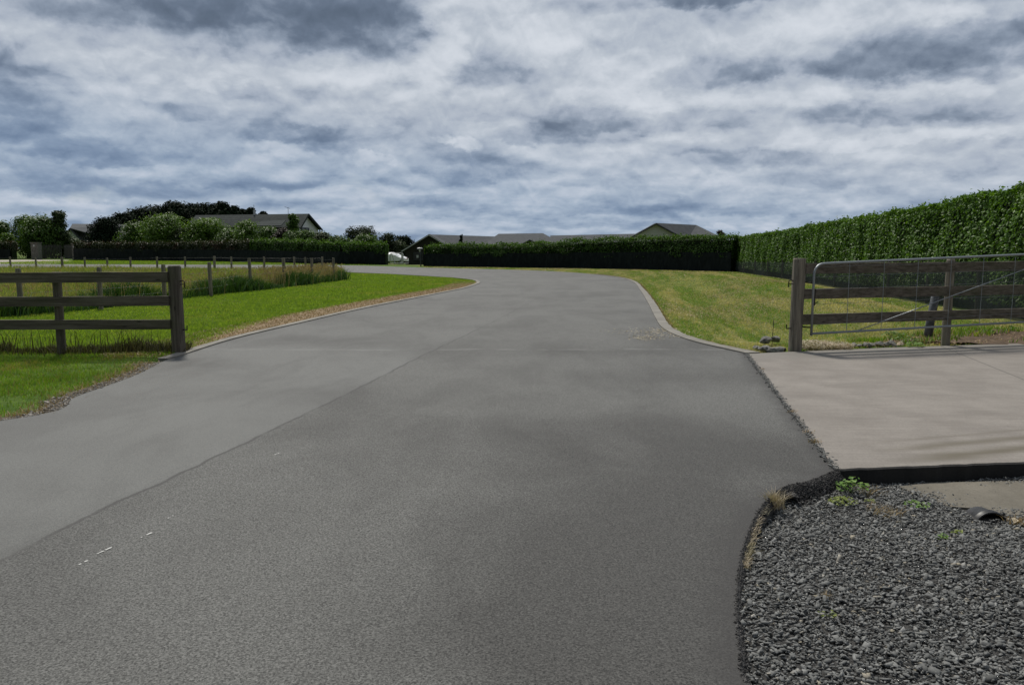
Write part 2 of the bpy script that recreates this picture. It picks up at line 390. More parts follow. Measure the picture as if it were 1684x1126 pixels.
deadweed_m = M_blade('dead_weeds', (.035, .032, .018), (.20, .18, .085), None, trans=.1)
seed_m = M_blade('brown_seedheads', (.26, .20, .11), (.46, .36, .22), None, trans=.25)
def M_leaf(name, c1, c2, rough=.35, trans=.22, c3=None, spec=.5):
    m, N = new_mat(name); r = N.attr('r'); col = N.mix(r, c1, c2)
    if c3: col = N.mix(N.mr(N.noise(N.pos(), .9, 3), .5, .66), col, c3)
    return finish(m, N, col, max(rough, .46), None, 0, min(spec, .22), trans)
hedge_m = M_leaf('glossy_hedge_leaf', (.050, .115, .012), (.13, .25, .032), .42, .38)
far_hedge_m = M_leaf('far_hedge_leaf', (.042, .095, .014), (.10, .19, .034), .5, .42)
brown_hedge_m = M_leaf('brown_hedge_leaf', (.024, .038, .012), (.055, .065, .022), .5, .2, (.06, .036, .02))
core_m = M_simple('shaded_inner_foliage', (.008, .014, .005), (.016, .026, .009), 9, .9, spec=.1)
tree_dark = M_leaf('dark_tree_leaf', (.006, .013, .007), (.015, .028, .012), .8, .06, None, .08)
tree_green = M_leaf('green_tree_leaf', (.055, .12, .014), (.14, .24, .034), .5, .35)
tree_olive = M_leaf('olive_tree_leaf', (.026, .045, .014), (.06, .09, .028), .6, .2)
tree_mid = M_leaf('mid_tree_leaf', (.038, .088, .012), (.095, .17, .028), .5, .3)
tree_grey = M_leaf('grey_brown_twigs', (.02, .032, .014), (.05, .068, .03), .9, .1)
tree_purple = M_leaf('bronze_leaf', (.022, .018, .014), (.05, .035, .025), .6, .1)
bark_m = M_simple('bark', (.035, .028, .02), (.08, .065, .05), 12, .9, .5, .02, stretch=(1, 1, .2))
# asphalt
m, N = new_mat('asphalt'); P = N.pos(); sdv = N.attr('seam'); stn = N.attr('stain')
f1 = N.noise(P, 85, 4, .75); f2 = N.voro(P, 150, 'F1', 'Color'); f2r, _, _ = N.sep(f2); f3 = N.noise(P, 420, 2, .6)
mid = N.noise(N.vm('MULTIPLY', P, (1.2, .55, 1)), .85, 5, .6, .5); big = N.noise(N.vm('MULTIPLY', P, (.6, .9, 1)), .33, 4, .6)
sw = N.m('ADD', sdv, N.m('MULTIPLY', N.m('SUBTRACT', N.noise(P, 3.0, 4), .5), .10))
fade = N.mr(N.sep(P)[1], 6.5, 17, 1, .08); left = N.m('MULTIPLY', N.mr(sw, -.02, .03, 1, 0), fade)
coarse = N.m('MULTIPLY_ADD', left, -.62, 1.0)
dirt = N.m('ADD', N.m('MULTIPLY', stn, 1.0), N.m('ADD', N.mr(mid, .40, .66, 0, .38), N.mr(big, .42, .62, 0, .24)), clamp=True)
base = N.mix(left, (.108, .108, .102), (.121, .123, .117))
base = N.mix(dirt, base, (.056, .055, .052))
sp = N.m('ADD', N.m('MULTIPLY', N.m('SUBTRACT', f1, .5), 3.0), N.m('MULTIPLY', N.m('SUBTRACT', f2r, .5), .85))
val = N.m('MULTIPLY_ADD', N.m('MULTIPLY', sp, coarse), 1.2, 1.0)
hs = N.vm('MULTIPLY', base, N.xyz(N.m('MAXIMUM', val, .25), N.m('MAXIMUM', val, .25), N.m('MAXIMUM', val, .25)))
seamline = N.m('MULTIPLY', N.mr(N.m('ABSOLUTE', N.m('SUBTRACT', sw, .01)), .004, .028, 1, 0), N.m('MULTIPLY', N.mr(N.noise(P, 1.1, 4), .36, .52, .25, .85), N.mr(N.sep(P)[1], 6, 26, 1, .35)))
hs = N.mix(seamline, hs, (.045, .043, .042))
edge = N.attr('edge')
hs = N.mix(N.mr(N.m('ADD', edge, N.m('MULTIPLY', N.m('SUBTRACT', N.noise(P, 6, 4), .5), .25)), .0, .22, .7, 0), hs, (.040, .038, .037))
tj = N.m('SUBTRACT', N.m('ADD', N.sep(P)[1], N.m('MULTIPLY', N.noise(P, .8, 4), .5)), 12.45); hs = N.mix(N.m('MULTIPLY', N.mr(N.m('ABSOLUTE', tj), .02, .09, .35, 0), N.mr(N.noise(P, 2.2, 3), .4, .6)), hs, (.22, .22, .21))
chip = N.mr(N.voro(P, 26), .02, .045, 1, 0); chip = N.m('MULTIPLY', chip, N.mr(N.noise(P, 2.1, 3), .60, .66))
hs = N.mix(chip, hs, (.33, .33, .32))
asphalt = finish(m, N, hs, N.m('MULTIPLY_ADD', left, -.08, .80), N.bump(N.m('ADD', f1, N.m('MULTIPLY', f2r, .4)), .75, .004), 0, .35)
def M_concrete(name, a, b, brush=0, stain=None):
    m, N = new_mat(name); P = N.pos()
    n1 = N.noise(P, 1.6, 6, .6); n2 = N.noise(P, 60, 4, .7); n3 = N.noise(N.vm('MULTIPLY', P, (1, 34, 1)), 1.4, 4, .7)
    col = N.mix(N.mr(n1, .3, .7), a, b); col = N.mix(N.mr(n2, .35, .65, .30, 0), col, (a[0] * .5, a[1] * .5, a[2] * .5))
    h = n2
    if brush:
        col = N.mix(N.mr(n3, .42, .62, 0, .30), col, (a[0] * .55, a[1] * .55, a[2] * .55)); h = N.m('ADD', n2, n3)
    if stain: col = stain(N, P, col)
    return finish(m, N, col, .85, N.bump(h, .35, .004), 0, .3)
# timber paint etc
white_p = M_simple('white_weatherboard', (.50, .51, .50), (.58, .59, .58), 3, .6)
roof_grey = M_simple('grey_roof', (.082, .087, .092), (.10, .105, .11), 2, .9, spec=.08)
dark_brick = M_simple('dark_brick', (.018, .017, .014), (.032, .029, .023), 30, .85)
win_m = M_simple('window_glass', (.012, .014, .016), (.02, .023, .027), 2, .25, spec=.25)
trim_w = M_simple('pale_trim', (.42, .43, .43), (.5, .5, .5), 4, .5)
trim_d = M_simple('dark_trim', (.025, .03, .035), (.04, .045, .05), 4, .5)
m, N = new_mat('windbreak_cloth'); P = N.pos()
mesh_ = N.noise(N.vm('MULTIPLY', P, (1, 1, .5)), 3.0, 5, .7, .8)
black_cloth = finish(m, N, N.mix(N.mr(mesh_, .4, .7), (.006, .009, .009), (.016, .021, .020)), .8, N.bump(N.noise(N.vm('MULTIPLY', P, (1, 1, .4)), 2.2, 3, .5, 1.2), .6, .1), 0, .15)
m, N = new_mat('green_shade_netting'); P = N.pos()
n_ = N.noise(N.vm('MULTIPLY', P, (1, 1, .5)), 1.6, 4, .6)
net_m = finish(m, N, N.mix(N.mr(n_, .4, .65), (.008, .014, .013), (.028, .038, .036)), .7, N.bump(n_, .5, .1), 0, .2, None, N.mr(n_, .35, .6, .68, .42))
soil_m = M_simple('brown_soil', (.055, .035, .02), (.11, .072, .042), 9, .95, .9, .02)
def gravel_stone_m():
    m, N = new_mat('gravel_stone'); r = N.attr('r')
    col = N.ramp(r, [(0, (.105, .107, .103)), (.45, (.16, .163, .158)), (.85, (.225, .228, .22)), (.975, (.29, .29, .28)), (.985, (.32, .28, .20)), (1, (.40, .38, .34))])
    return finish(m, N, N.mix(N.mr(N.noise(N.pos(), 160, 3), .35, .7, 0, .5), col, (.075, .075, .074)), .85, None, 0, .15)
gstone = gravel_stone_m()

# ------------------------------------------------------------------ plan of the place (metres)
left_px = [(0, 692), (130, 650), (225, 616), (268, 594), (300, 584), (390, 556), (500, 530), (600, 507), (700, 487), (760, 475), (783, 468), (789, 464), (778, 460), (740, 456), (650, 450.5), (560, 447)]
LE = [Vector((-12, 3.0, 0)), Vector((-8.2, 4.9, 0))] + [G(*p) for p in left_px]
LE = catmull(LE, 6)
FARL0 = [Vector((-24, 61, 0)), Vector((-60, 67, 0)), Vector((-140, 72, 0))]
FARR0 = [Vector((-140, 84, 0)), Vector((-60, 79, 0)), Vector((-24, 74.5, 0))]
right_px = [(560, 436), (700, 440), (860, 444), (950, 448.5), (1010, 455), (1040, 463), (1055, 480), (1067, 500), (1078, 522), (1092, 541), (1135, 560), (1228, 582)]
RE = catmull(FARR0 + [G(*p) for p in right_px], 6)
slab_l = [G(1228, 582), G(1375, 772)]
near_px = [(1375, 772), (1335, 790), (1292, 800), (1262, 822), (1238, 860), (1222, 905), (1214, 960), (1213, 1020), (1220, 1080), (1232, 1126)]
NE = catmull([G(*p) for p in near_px] + [Vector((1.0, 2.0, 0)), Vector((1.4, 0.8, 0)), Vector((2.4, -1, 0))], 5)
road_poly = LE + FARL0 + RE + NE + [Vector((2.4, -6, 0)), Vector((-12, -6, 0))]
# drop repeats
rp = [road_poly[0]]
for p in road_poly[1:]:
    if (p - rp[-1]).length > .02: rp.append(p)
road_poly = rp
SL = [slab_l[0], slab_l[1], G(1684, 760), Vector((9.5, G(1684, 760).y + .35, 0)), Vector((9.5, 13.3, 0)), G(1684, 565), G(1460, 572)]
slab_poly = SL
gravel_poly = [Vector(p) for p in NE] + [Vector((9.5, -1, 0)), Vector((9.5, 6.0, 0)), G(1684, 760), G(1375, 772)]
seam = catmull([G(-900, 1400), G(-400, 1124)] + [G(*p) for p in ((0, 921), (160, 840), (330, 762), (480, 690), (600, 632), (690, 586), (760, 553), (830, 519), (885, 489), (920, 472), (905, 460), (840, 452), (700, 445), (560, 441))] + [Vector((-60, 72, 0))], 6)

SWA, SWB = (5.3, 13.2), (9.2, 44.0)
def hgt(x, y):
    x = np.asarray(x, float); y = np.asarray(y, float)
    h = -.03 + 0 * x
    t = (y - SWA[1]) / (SWB[1] - SWA[1]); xc = SWA[0] + t * (SWB[0] - SWA[0])
    sw_ = np.exp(-((x - xc) / 1.7) ** 2) * smooth(12.8, 15.5, y) * (1 - smooth(36, 48, y))
    h = h - .42 * sw_
    h = h + .10 * np.exp(-((x - xc - 3.3) / 1.3) ** 2) * smooth(13.5, 18, y) * (1 - smooth(36, 48, y))
    h = h - .85 * smooth(75, 100, y) * smooth(-24, -14, x)
    # the gravel hollow beside the slab
    gx = smooth(.0, .5, np.minimum(np.minimum(x - .3, 6.05 - y), y + 4) )
    h = h - .55 * gx * (y < 6.3)
    # paddock lies slightly low and rough
    pd = smooth(0, 2, -11.5 - x) * smooth(14, 20, y) * (1 - smooth(52, 58, y))
    h = h + pd * (.06 * fnoise(x, y, .6, 3) - .05)
    return h
def axis(pts):
    out = []
    for a, b, s in pts: out += list(np.arange(a, b, s))
    return np.array(out)
gx_ = axis([(-4000, -400, 400), (-400, -100, 30), (-100, -24, 4), (-24, -10, .7), (-10, 16, .35), (16, 40, 3), (40, 160, 15), (160, 4001, 480)])
gy_ = axis([(-200, -10, 30), (-10, 0, 1), (0, 22, .35), (22, 60, .8), (60, 130, 3), (130, 500, 50), (500, 6001, 500)])
X_, Y_ = np.meshgrid(gx_, gy_); Z_ = hgt(X_, Y_); nx, ny = len(gx_), len(gy_)
idx = np.arange(nx * ny).reshape(ny, nx)
Fq = np.stack([idx[:-1, :-1], idx[:-1, 1:], idx[1:, 1:], idx[1:, :-1]], -1).reshape(-1, 4)
g_o = npmesh('ground', np.stack([X_, Y_, Z_], -1).reshape(-1, 3), Fq, ground_m, smooth_=True); tag(g_o, kind='structure')

# ------------------------------------------------------------------ road
def cut_sheet(poly, cuts_x, cuts_y, z=0.0):
    bm = bmesh.new(); vs = [bm.verts.new((p[0], p[1], z)) for p in poly]
    es = [bm.edges.new((vs[i], vs[(i + 1) % len(vs)])) for i in range(len(vs))]
    bmesh.ops.triangle_fill(bm, use_beauty=True, use_dissolve=False, edges=es)
    for c in cuts_x: bmesh.ops.bisect_plane(bm, geom=bm.verts[:] + bm.edges[:] + bm.faces[:], plane_co=(c, 0, 0), plane_no=(1, 0, 0))
    for c in cuts_y: bmesh.ops.bisect_plane(bm, geom=bm.verts[:] + bm.edges[:] + bm.faces[:], plane_co=(0, c, 0), plane_no=(0, 1, 0))
    for f in bm.faces:
        if f.normal.z < 0: f.normal_flip()
    return bm
def outline_skirt(bm, poly, offs):
    n = len(poly); area = sum(poly[i][0] * poly[(i + 1) % n][1] - poly[(i + 1) % n][0] * poly[i][1] for i in range(n))
    sg = 1 if area > 0 else -1; rings = []
    for o, z in offs:
        ring = []
        for i in range(n):
            t = (Vector(poly[(i + 1) % n]) - Vector(poly[i - 1])).normalized(); nm = Vector((t.y, -t.x, 0)) * sg
            jo = o * (1 + random.uniform(-.25, .25)) if o else 0
            ring.append(bm.verts.new((poly[i][0] + nm.x * jo, poly[i][1] + nm.y * jo, z)))
        rings.append(ring)
    for a, b in zip(rings[:-1], rings[1:]):
        for i in range(n):
            j = (i + 1) % n; fv = (a[i], b[i], b[j], a[j])
            f = bm.faces.new(fv if sg < 0 else fv[::-1])
bm = cut_sheet(road_poly, list(np.arange(-12, 8, .5)), list(np.arange(0, 16, .5)) + list(np.arange(16, 70, 2.0)))
outline_skirt(bm, road_poly, ((0, 0), (.008, -.008), (.020, -.03), (.028, -.10), (.028, -.4)))
me_xy = np.array([(v.co.x, v.co.y, v.co.z) for v in bm.verts])
road = bmobj('road', bm, asphalt); tag(road, kind='structure')
x, y = me_xy[:, 0], me_xy[:, 1]
ds = dist_poly(x, y, seam)
leftpoly = [tuple(p[:2]) for p in seam] + [(-200, 72), (-200, -20), (-6, -20)]
sg = np.where(inpoly(x, y, leftpoly), -1, 1)
a = road.data.attributes.new('seam', 'FLOAT', 'POINT'); a.data.foreach_set('value', (ds * sg).astype(np.float32))
rightline = [tuple(p[:2]) for p in NE] + []
ed = np.minimum(dist_poly(x, y, rightline), dist_poly(x, y, [(p.x, p.y) for p in slab_l]))
ed = np.where(me_xy[:, 2] < -.001, 0, ed)
a = road.data.attributes.new('edge', 'FLOAT', 'POINT'); a.data.foreach_set('value', ed.astype(np.float32))
st = np.zeros(len(x))
for px, py, rx, ry, s in ((1290, 755, .9, .55, .9), (1150, 1000, .7, 1.2, .45), (980, 700, 1.1, .35, .3), (1130, 720, 1.5, .8, .35), (1000, 900, .9, .9, .35), (1150, 1050, .55, 1.2, .45), (960, 578, 2.4, .6, .4), (1130, 565, .9, 1.5, .5), (560, 655, .8, .7, .4),
                          (480, 560, 1.5, .8, .25), (300, 600, .9, .6, .5), (90, 740, 1.2, .5, .15), (760, 700, 2.0, .5, .25), (1060, 620, 2.0, .6, .2), (880, 800, .5, 1.6, .25), (1180, 900, .4, 1.5, .5), (900, 1050, .8, .5, .25), (600, 507, .5, 4, .25), (1010, 1010, .35, .9, .35), (1140, 830, .35, 1.3, .4), (940, 760, .25, .9, .3), (1080, 960, .5, .8, .3), (1200, 1110, .3, .8, .5), (420, 650, 1.2, .35, .2), (700, 1000, .6, .6, .2)):
    c = G(px, py); st += s * np.exp(-((x - c.x) / rx) ** 2 - ((y - c.y) / ry) ** 2)
a = road.data.attributes.new('stain', 'FLOAT', 'POINT'); a.data.foreach_set('value', st.astype(np.float32))

# old paint flecks on the road
bm = bmesh.new()
for a_, b_ in (((130, 929), (146, 921)), ((160, 911), (184, 900)), ((232, 884), (252, 875)), ((275, 853), (285, 848)), ((452, 748), (461, 744))):
    A, B = G(*a_), G(*b_); d = (B - A); nrm = Vector((-d.y, d.x, 0)).normalized()
    K = 9; w_ = [random.uniform(.002, .008) for _ in range(K + 1)]
    for k in range(K):
        if random.random() < .3: continue
        p, q = A.lerp(B, k / K), A.lerp(B, (k + 1) / K)
        bm.faces.new([bm.verts.new((v.x, v.y, .004)) for v in (p - nrm * w_[k], q - nrm * w_[k + 1], q + nrm * w_[k + 1], p + nrm * w_[k])])
tag(bmobj('road_marking', bm, M_simple('worn_paint', (.4, .4, .38), (.6, .6, .58), 60, .7)), kind='structure')

# ------------------------------------------------------------------ concrete slab, kerbs, far driveway
def slab_stain_and_tone(N, P, col):
    x_, y_, _ = N.sep(P)
    q = N.m('SUBTRACT', y_, N.m('MULTIPLY_ADD', x_, .31, 4.80))
    q = N.m('ADD', q, N.m('MULTIPLY', N.m('SUBTRACT', N.noise(N.vm('MULTIPLY', P, (.5, 3, 1)), 1.2, 4), .5), .25))
    for c, w_, f in ((-.02, .17, .95), (.27, .12, .75), (.5, .06, .35)):
        col = N.mix(N.m('MULTIPLY', N.mr(N.m('ABSOLUTE', N.m('SUBTRACT', q, c)), 0, w_, f, 0), N.mr(x_, 2.7, 3.5)), col, (.115, .10, .075))
    a, b = G(1319, 579), G(1684, 567)
    sl_ = (b.y - a.y) / (b.x - a.x)
    q = N.m('SUBTRACT', N.m('MULTIPLY_ADD', x_, sl_, a.y - sl_ * a.x), y_)
    q = N.m('ADD', q, N.m('MULTIPLY', N.m('SUBTRACT', N.noise(P, 1.5, 4), .5), .8))
    col = N.mix(N.mr(q, .3, .9, .45, 0), col, (.14, .135, .12))  # slab tone darker towards the far edge
    # saw cut joints
    for (p, q2) in ((G(1560, 575), G(1684, 625)), (G(1280, 637), G(1684, 620))):
        dx_, dy_ = q2.x - p.x, q2.y - p.y; L = math.hypot(dx_, dy_)
        dd = N.m('ABSOLUTE', N.m('SUBTRACT', N.m('MULTIPLY', x_, dy_ / L), N.m('SUBTRACT', N.m('MULTIPLY', y_, dx_ / L), (p.y * dx_ - p.x * dy_) / L)))
        ln = N.mr(dd, .004, .014, .8, 0)
        if p.y < 11: ln = N.m('MULTIPLY', ln, N.mr(N.noise(P, 3, 3), .4, .6, .1, .8))
        col = N.mix(ln, col, (.07, .068, .06))
    return col
conc = M_concrete('brushed_concrete', (.205, .185, .165), (.272, .248, .222), 1, slab_stain_and_tone)
kerb_m = M_concrete('kerb_concrete', (.17, .16, .14), (.25, .235, .205))
apron_m = M_concrete('rough_concrete', (.12, .108, .085), (.19, .172, .14))
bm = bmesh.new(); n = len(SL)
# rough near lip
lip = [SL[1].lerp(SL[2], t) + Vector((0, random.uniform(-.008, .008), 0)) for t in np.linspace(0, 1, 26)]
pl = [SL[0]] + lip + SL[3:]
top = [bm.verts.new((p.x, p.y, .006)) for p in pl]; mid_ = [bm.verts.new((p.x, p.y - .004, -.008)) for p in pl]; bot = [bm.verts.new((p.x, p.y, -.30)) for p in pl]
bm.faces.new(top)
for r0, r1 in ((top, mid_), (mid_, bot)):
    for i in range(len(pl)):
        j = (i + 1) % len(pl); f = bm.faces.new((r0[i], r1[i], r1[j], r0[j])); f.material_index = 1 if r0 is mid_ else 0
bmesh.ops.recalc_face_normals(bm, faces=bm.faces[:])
tag(bmobj('driveway', bm, [conc, M_concrete('shaded_side_concrete', (.018, .018, .018), (.035, .034, .032))]), kind='structure')  # near-black slab sides: their shade is put into the colour

def ribbon(name, line, w0, w1, z, mat, side=1, thick=.12, jag=0, kind='structure'):
    bm = bmesh.new(); secs = []
    for i, p in enumerate(line):
        p = Vector(p); t = (Vector(line[min(i + 1, len(line) - 1)]) - Vector(line[max(i - 1, 0)])).normalized(); nm = Vector((-t.y, t.x, 0)) * side
        ww = w1 if not callable(w1) else w1(i / (len(line) - 1))
        A = p + nm * w0; B = p + nm * (ww + random.uniform(-jag, jag))
        secs.append([bm.verts.new((A.x, A.y, z - thick)), bm.verts.new((A.x, A.y, z)), bm.verts.new((B.x, B.y, z)), bm.verts.new((B.x, B.y, z - thick))])
    for a, b in zip(secs[:-1], secs[1:]):
        for k in range(3): bm.faces.new((a[k], a[k + 1], b[k + 1], b[k]))
    bm.faces.new(secs[0]); bm.faces.new(secs[-1]); bmesh.ops.recalc_face_normals(bm, faces=bm.faces[:])
    return tag(bmobj(name, bm, mat), kind=kind)
kr = catmull([G(*p) for p in right_px[3:]], 8)
kr2 = kr[4:]
ribbon('kerb', kr2, -.01, lambda t: .07 + .12 * min(1, t * 2.5) * (1 if t < .92 else 1 + (t - .92) * 3), .022, kerb_m, 1, .12, .015)
kl = catmull([G(*p) for p in [(275, 591), (300, 584), (390, 556), (500, 530), (600, 507), (700, 487), (760, 475), (783, 468), (789, 464), (778, 460), (740, 456)]], 8)
ribbon('kerb', kl, -.01, lambda t: .15 if t < .82 else .15 - (t - .82) * .4, .020, kerb_m, 1, .12, .01)
# tan strip of sprayed-off grass behind the left kerb
tan_w = lambda t: .18 + 1.05 * (smooth(0.02, .35, t)) * (1 - smooth(.88, 1.0, t))
ks = kl[6:-14]
ribbon('dead_grass_strip', ks, .15, tan_w, -.005, M_simple('dead_thatch', (.17, .115, .06), (.30, .215, .125), 30, .95, .8, .02), 1, .05, .06)
# gravel verge at the near left edge
kv = catmull([Vector((-12, 3.0, 0)), Vector((-8.2, 4.9, 0))] + [G(*p) for p in left_px[:4]], 8)
ribbon('gravel_verge', kv, .0, .22, -.012, M_simple('gravel_dirt', (.075, .062, .045), (.17, .145, .115), 45, .95, .9, .02), 1, .06, .06)
fd = [Vector((-88, 111, -.02)), Vector((-60, 103, -.02)), Vector((-48, 83.5, -.02)), Vector((-72, 80.0, -.02)), Vector((-120, 83, -.02)), Vector((-120, 90, -.02))]
bm = bmesh.new(); bm.faces.new([bm.verts.new((p.x, p.y, -.015)) for p in [Vector((-47, 79, 0)), Vector((-54, 96, 0)), Vector((-60.5, 106, 0)), Vector((-68, 109, 0)), Vector((-80, 97, 0)), Vector((-120, 93, 0)), Vector((-120, 80, 0))]])
bmesh.ops.recalc_face_normals(bm, faces=bm.faces[:])
tag(bmobj('entrance_driveway', bm, M_simple('pale_concrete', (.28, .25, .2), (.34, .31, .26), 2, .9)), kind='structure')

# ------------------------------------------------------------------ gravel
def gz(x, y):
    x = np.asarray(x, float); y = np.asarray(y, float)
    return -.030 - .010 * smooth(1.5, 3.6, x) - .075 * smooth(3.7, 4.9, y) + .012 * fnoise(x, y, 3.0, 11) - .035 * np.exp(-((x - 3.0) / .14) ** 2 - ((y - 4.64) / .10) ** 2)
xs_ = np.arange(.4, 9.0, .1); ys_ = np.arange(-1.5, 6.6, .1)
GXX, GYY = np.meshgrid(xs_, ys_); k_ = inpoly(GXX, GYY, [(p.x, p.y) for p in gravel_poly]) | (dist_poly(GXX, GYY, [(p.x, p.y) for p in NE]) < .2) | (dist_poly(GXX, GYY, [(SL[1].x, SL[1].y), (9, 6.0)]) < .25)
idx = np.arange(GXX.size).reshape(GXX.shape)
fk = k_[:-1, :-1] & k_[1:, 1:] & k_[:-1, 1:] & k_[1:, :-1]
Fq = np.stack([idx[:-1, :-1], idx[:-1, 1:], idx[1:, 1:], idx[1:, :-1]], -1)[fk]
bed_m = M_simple('gravel_bed', (.045, .044, .042), (.10, .098, .094), 60, .95, 1, .02)
go = npmesh('gravel_bed', np.stack([GXX, GYY, gz(GXX, GYY) - .006], -1).reshape(-1, 3), Fq, bed_m, smooth_=True); tag(go, kind='structure')
def chips(x, y, z, s, seed, flat=.5, tilt=.42):
    g = np.random.default_rng(seed); n = len(x)
    base = np.array([(-1, -1, -1), (1, -1, -1), (1, 1, -1), (-1, 1, -1), (-1, -1, 1), (1, -1, 1), (1, 1, 1), (-1, 1, 1)], float)
    V = base[None] * (1 + g.uniform(-.45, .25, (n, 8, 3)))
    V[:, 4:, :2] *= g.uniform(.35, .95, (n, 1, 2))
    sc = s[:, None] * np.stack([g.uniform(.9, 1.7, n), g.uniform(.5, .95, n), g.uniform(.16, .42, n) * flat * 2], 1)
    V = V * sc[:, None, :]
    a, b, c = g.uniform(0, 6.28, n), g.normal(0, tilt, n), g.normal(0, tilt, n)
    def rot(V, ax, t):
        i, j = [(1, 2), (0, 2), (0, 1)][ax]; V = V.copy(); ct, st_ = np.cos(t)[:, None], np.sin(t)[:, None]
        vi, vj = V[:, :, i].copy(), V[:, :, j].copy(); V[:, :, i] = vi * ct - vj * st_; V[:, :, j] = vi * st_ + vj * ct; return V
    V = rot(rot(rot(V, 0, b), 1, c), 2, a)
    V = V + np.stack([x, y, z], 1)[:, None, :]
    i = np.arange(n)[:, None] * 8
    Fc = np.concatenate([i + q for q in ([0, 3, 2, 1], [4, 5, 6, 7], [0, 1, 5, 4], [1, 2, 6, 5], [2, 3, 7, 6], [3, 0, 4, 7])], 1).reshape(-1, 4)
    return V.reshape(-1, 3), Fc, np.repeat(g.random(n), 8)
gpoly = [(p.x + .018, p.y) for p in NE] + [(7.5, .5), (7.5, 6.0), (4.6, 5.85), (SL[2].x, SL[2].y - .02), (SL[1].x, SL[1].y - .03)]
x, y = scatter(gpoly, lambda x, y: np.where(x < y * .66 + .6, 5200, 3200), 21)
k = (y > 1.2) & (x < y * .72 + 3.0); x, y = x[k], y[k]
s = np.clip(rng.lognormal(math.log(.0066), .38, len(x)), .003, .018)
cpipe = G(1632, 855, -.12); k = ~((np.abs(x - cpipe.x) < .11) & (y > cpipe.y - .02) & (y < cpipe.y + .2)); x, y, s = x[k], y[k], s[k]
V, Fc, r = chips(x, y, gz(x, y) + rng.uniform(-.004, .010, len(x)), s, 22)
go = npmesh('gravel_stones', V, Fc, gstone, attrs={'r': r}); tag(go, 'loose dark grey chip gravel filling the hollow beside the road', 'gravel', kind='stuff')
# verge stones on the left
ribx, riby = [], []
for i in range(len(kv) - 1):
    A, B = kv[i], kv[i + 1]; d = B - A; nm = Vector((-d.y, d.x, 0)).normalized(); k = int(d.length * 260)
    t = rng.random(k); o = np.abs(rng.normal(.08, .10, k)); ribx.append(A.x + d.x * t + nm.x * o); riby.append(A.y + d.y * t + nm.y * o)
x = np.concatenate(ribx); y = np.concatenate(riby); k = y > 5; x, y = x[k], y[k]
V, Fc, r = chips(x, y, np.full(len(x), -.008), np.clip(rng.lognormal(math.log(.0085), .4, len(x)), .004, .022), 23, .7)
vst, N = new_mat('verge_stone'); verge_stone = finish(vst, N, N.mix(N.attr('r'), (.07, .065, .055), (.30, .28, .25)), .9)
tag(npmesh('verge_stones', V, Fc, verge_stone, attrs={'r': r}), 'small pale stones strewn along the near left road edge', 'stones', kind='stuff')

# ------------------------------------------------------------------ lower concrete apron with culvert
ap = [G(1478, 803, -.125), G(1530, 797, -.125), G(1600, 795, -.125), G(1684, 793, -.12), Vector((4.6, 5.35, -.12)), Vector((4.6, 4.6, -.12)), G(1684, 850, -.12), G(1640, 847, -.12), G(1600, 838, -.12), G(1560, 836, -.125), G(1520, 822, -.125)]
bm = bmesh.new(); tp = [bm.verts.new((p.x, p.y, -.108)) for p in ap]; bt = [bm.verts.new((p.x, p.y, -.4)) for p in ap]
bm.faces.new(tp)
for i in range(len(ap)): bm.faces.new((tp[i], bt[i], bt[(i + 1) % len(ap)], tp[(i + 1) % len(ap)]))
bmesh.ops.recalc_face_normals(bm, faces=bm.faces[:])
tag(bmobj('concrete_apron', bm, apron_m), kind='structure')
c = G(1632, 855, -.12)
t = thing('drain_pipe', 'black ribbed drain pipe mouth poking from the concrete apron into the gravel', 'drain pipe', (c.x, c.y, -.2))
bm = bmesh.new(); c0 = Vector((c.x, c.y, -.180)); R0, R1 = .112, .098; ax = Vector((.05, 1, -.12)).normalized(); s_ = Vector((1, -.05, 0)).normalized(); u_ = s_.cross(ax)
rings = []
for rad, off in ((R1, .16), (R1, .0), (R1 + .004, -.012), (R0, -.012), (R0, .0), (R0 - .003, .012), (R0 + .006, .024), (R0 + .006, .04), (R0 - .003, .05), (R0, .16)):
    rings.append([bm.verts.new(c0 + ax * off + (s_ * math.cos(a) + u_ * math.sin(a)) * rad) for a in np.linspace(0, 2 * math.pi, 29)[:-1]])
for a_, b_ in zip(rings[:-1], rings[1:]):
    for k in range(28): bm.faces.new((a_[k], a_[(k + 1) % 28], b_[(k + 1) % 28], b_[k]))
part('pipe_mouth', bm, M_simple('black_plastic', (.012, .012, .013), (.025, .025, .026), 20, .45), t, True)

# ------------------------------------------------------------------ grass
XY = lambda pts: [(p[0], p[1]) for p in pts]
road_xy = XY(road_poly); slab_xy = XY(slab_poly)
near_verge = XY([Vector((-12.5, 3.2, 0)), Vector((-8.35, 5.15, 0)), G(-5, 683), G(125, 643), G(215, 610), G(262, 592), G(290, 581), G(0, 577), Vector((-13, 12.0, 0))])
x, y = scatter(near_verge, lambda x, y: 3600 * np.clip(.55 + .6 * fnoise(x, y, 1.6, 5), .15, 1), 31, [road_xy])
V, Fc, r = blades(x, y, hgt(x, y), .045 + .06 * np.clip(fnoise(x, y, 2.4, 6), 0, 1), .0055, 1.1, 32)
tag(npmesh('verge_grass', V, Fc, near_lawn_m, attrs={'r': r}), 'shaggy green and straw grass on the near left verge in front of the rail fence', 'grass', kind='stuff')
lawn = XY([G(0, 577), G(290, 580), G(300, 582)] + [Vector(p) for p in kl[5:]] + [G(720, 455.5), G(640, 450.5), G(560, 447.5), G(556, 459), G(465, 467), G(380, 477), G(304, 487), G(174, 506), G(0, 516), G(-120, 530)])
x, y = scatter(lawn, lambda x, y: 1900 * (12 / np.maximum(12, y)) ** 1.55, 33, [road_xy])
dk = dist_poly(x, y, [(p.x, p.y) for p in kl]); k = dk > .17 + rng.uniform(0, .06, len(x))
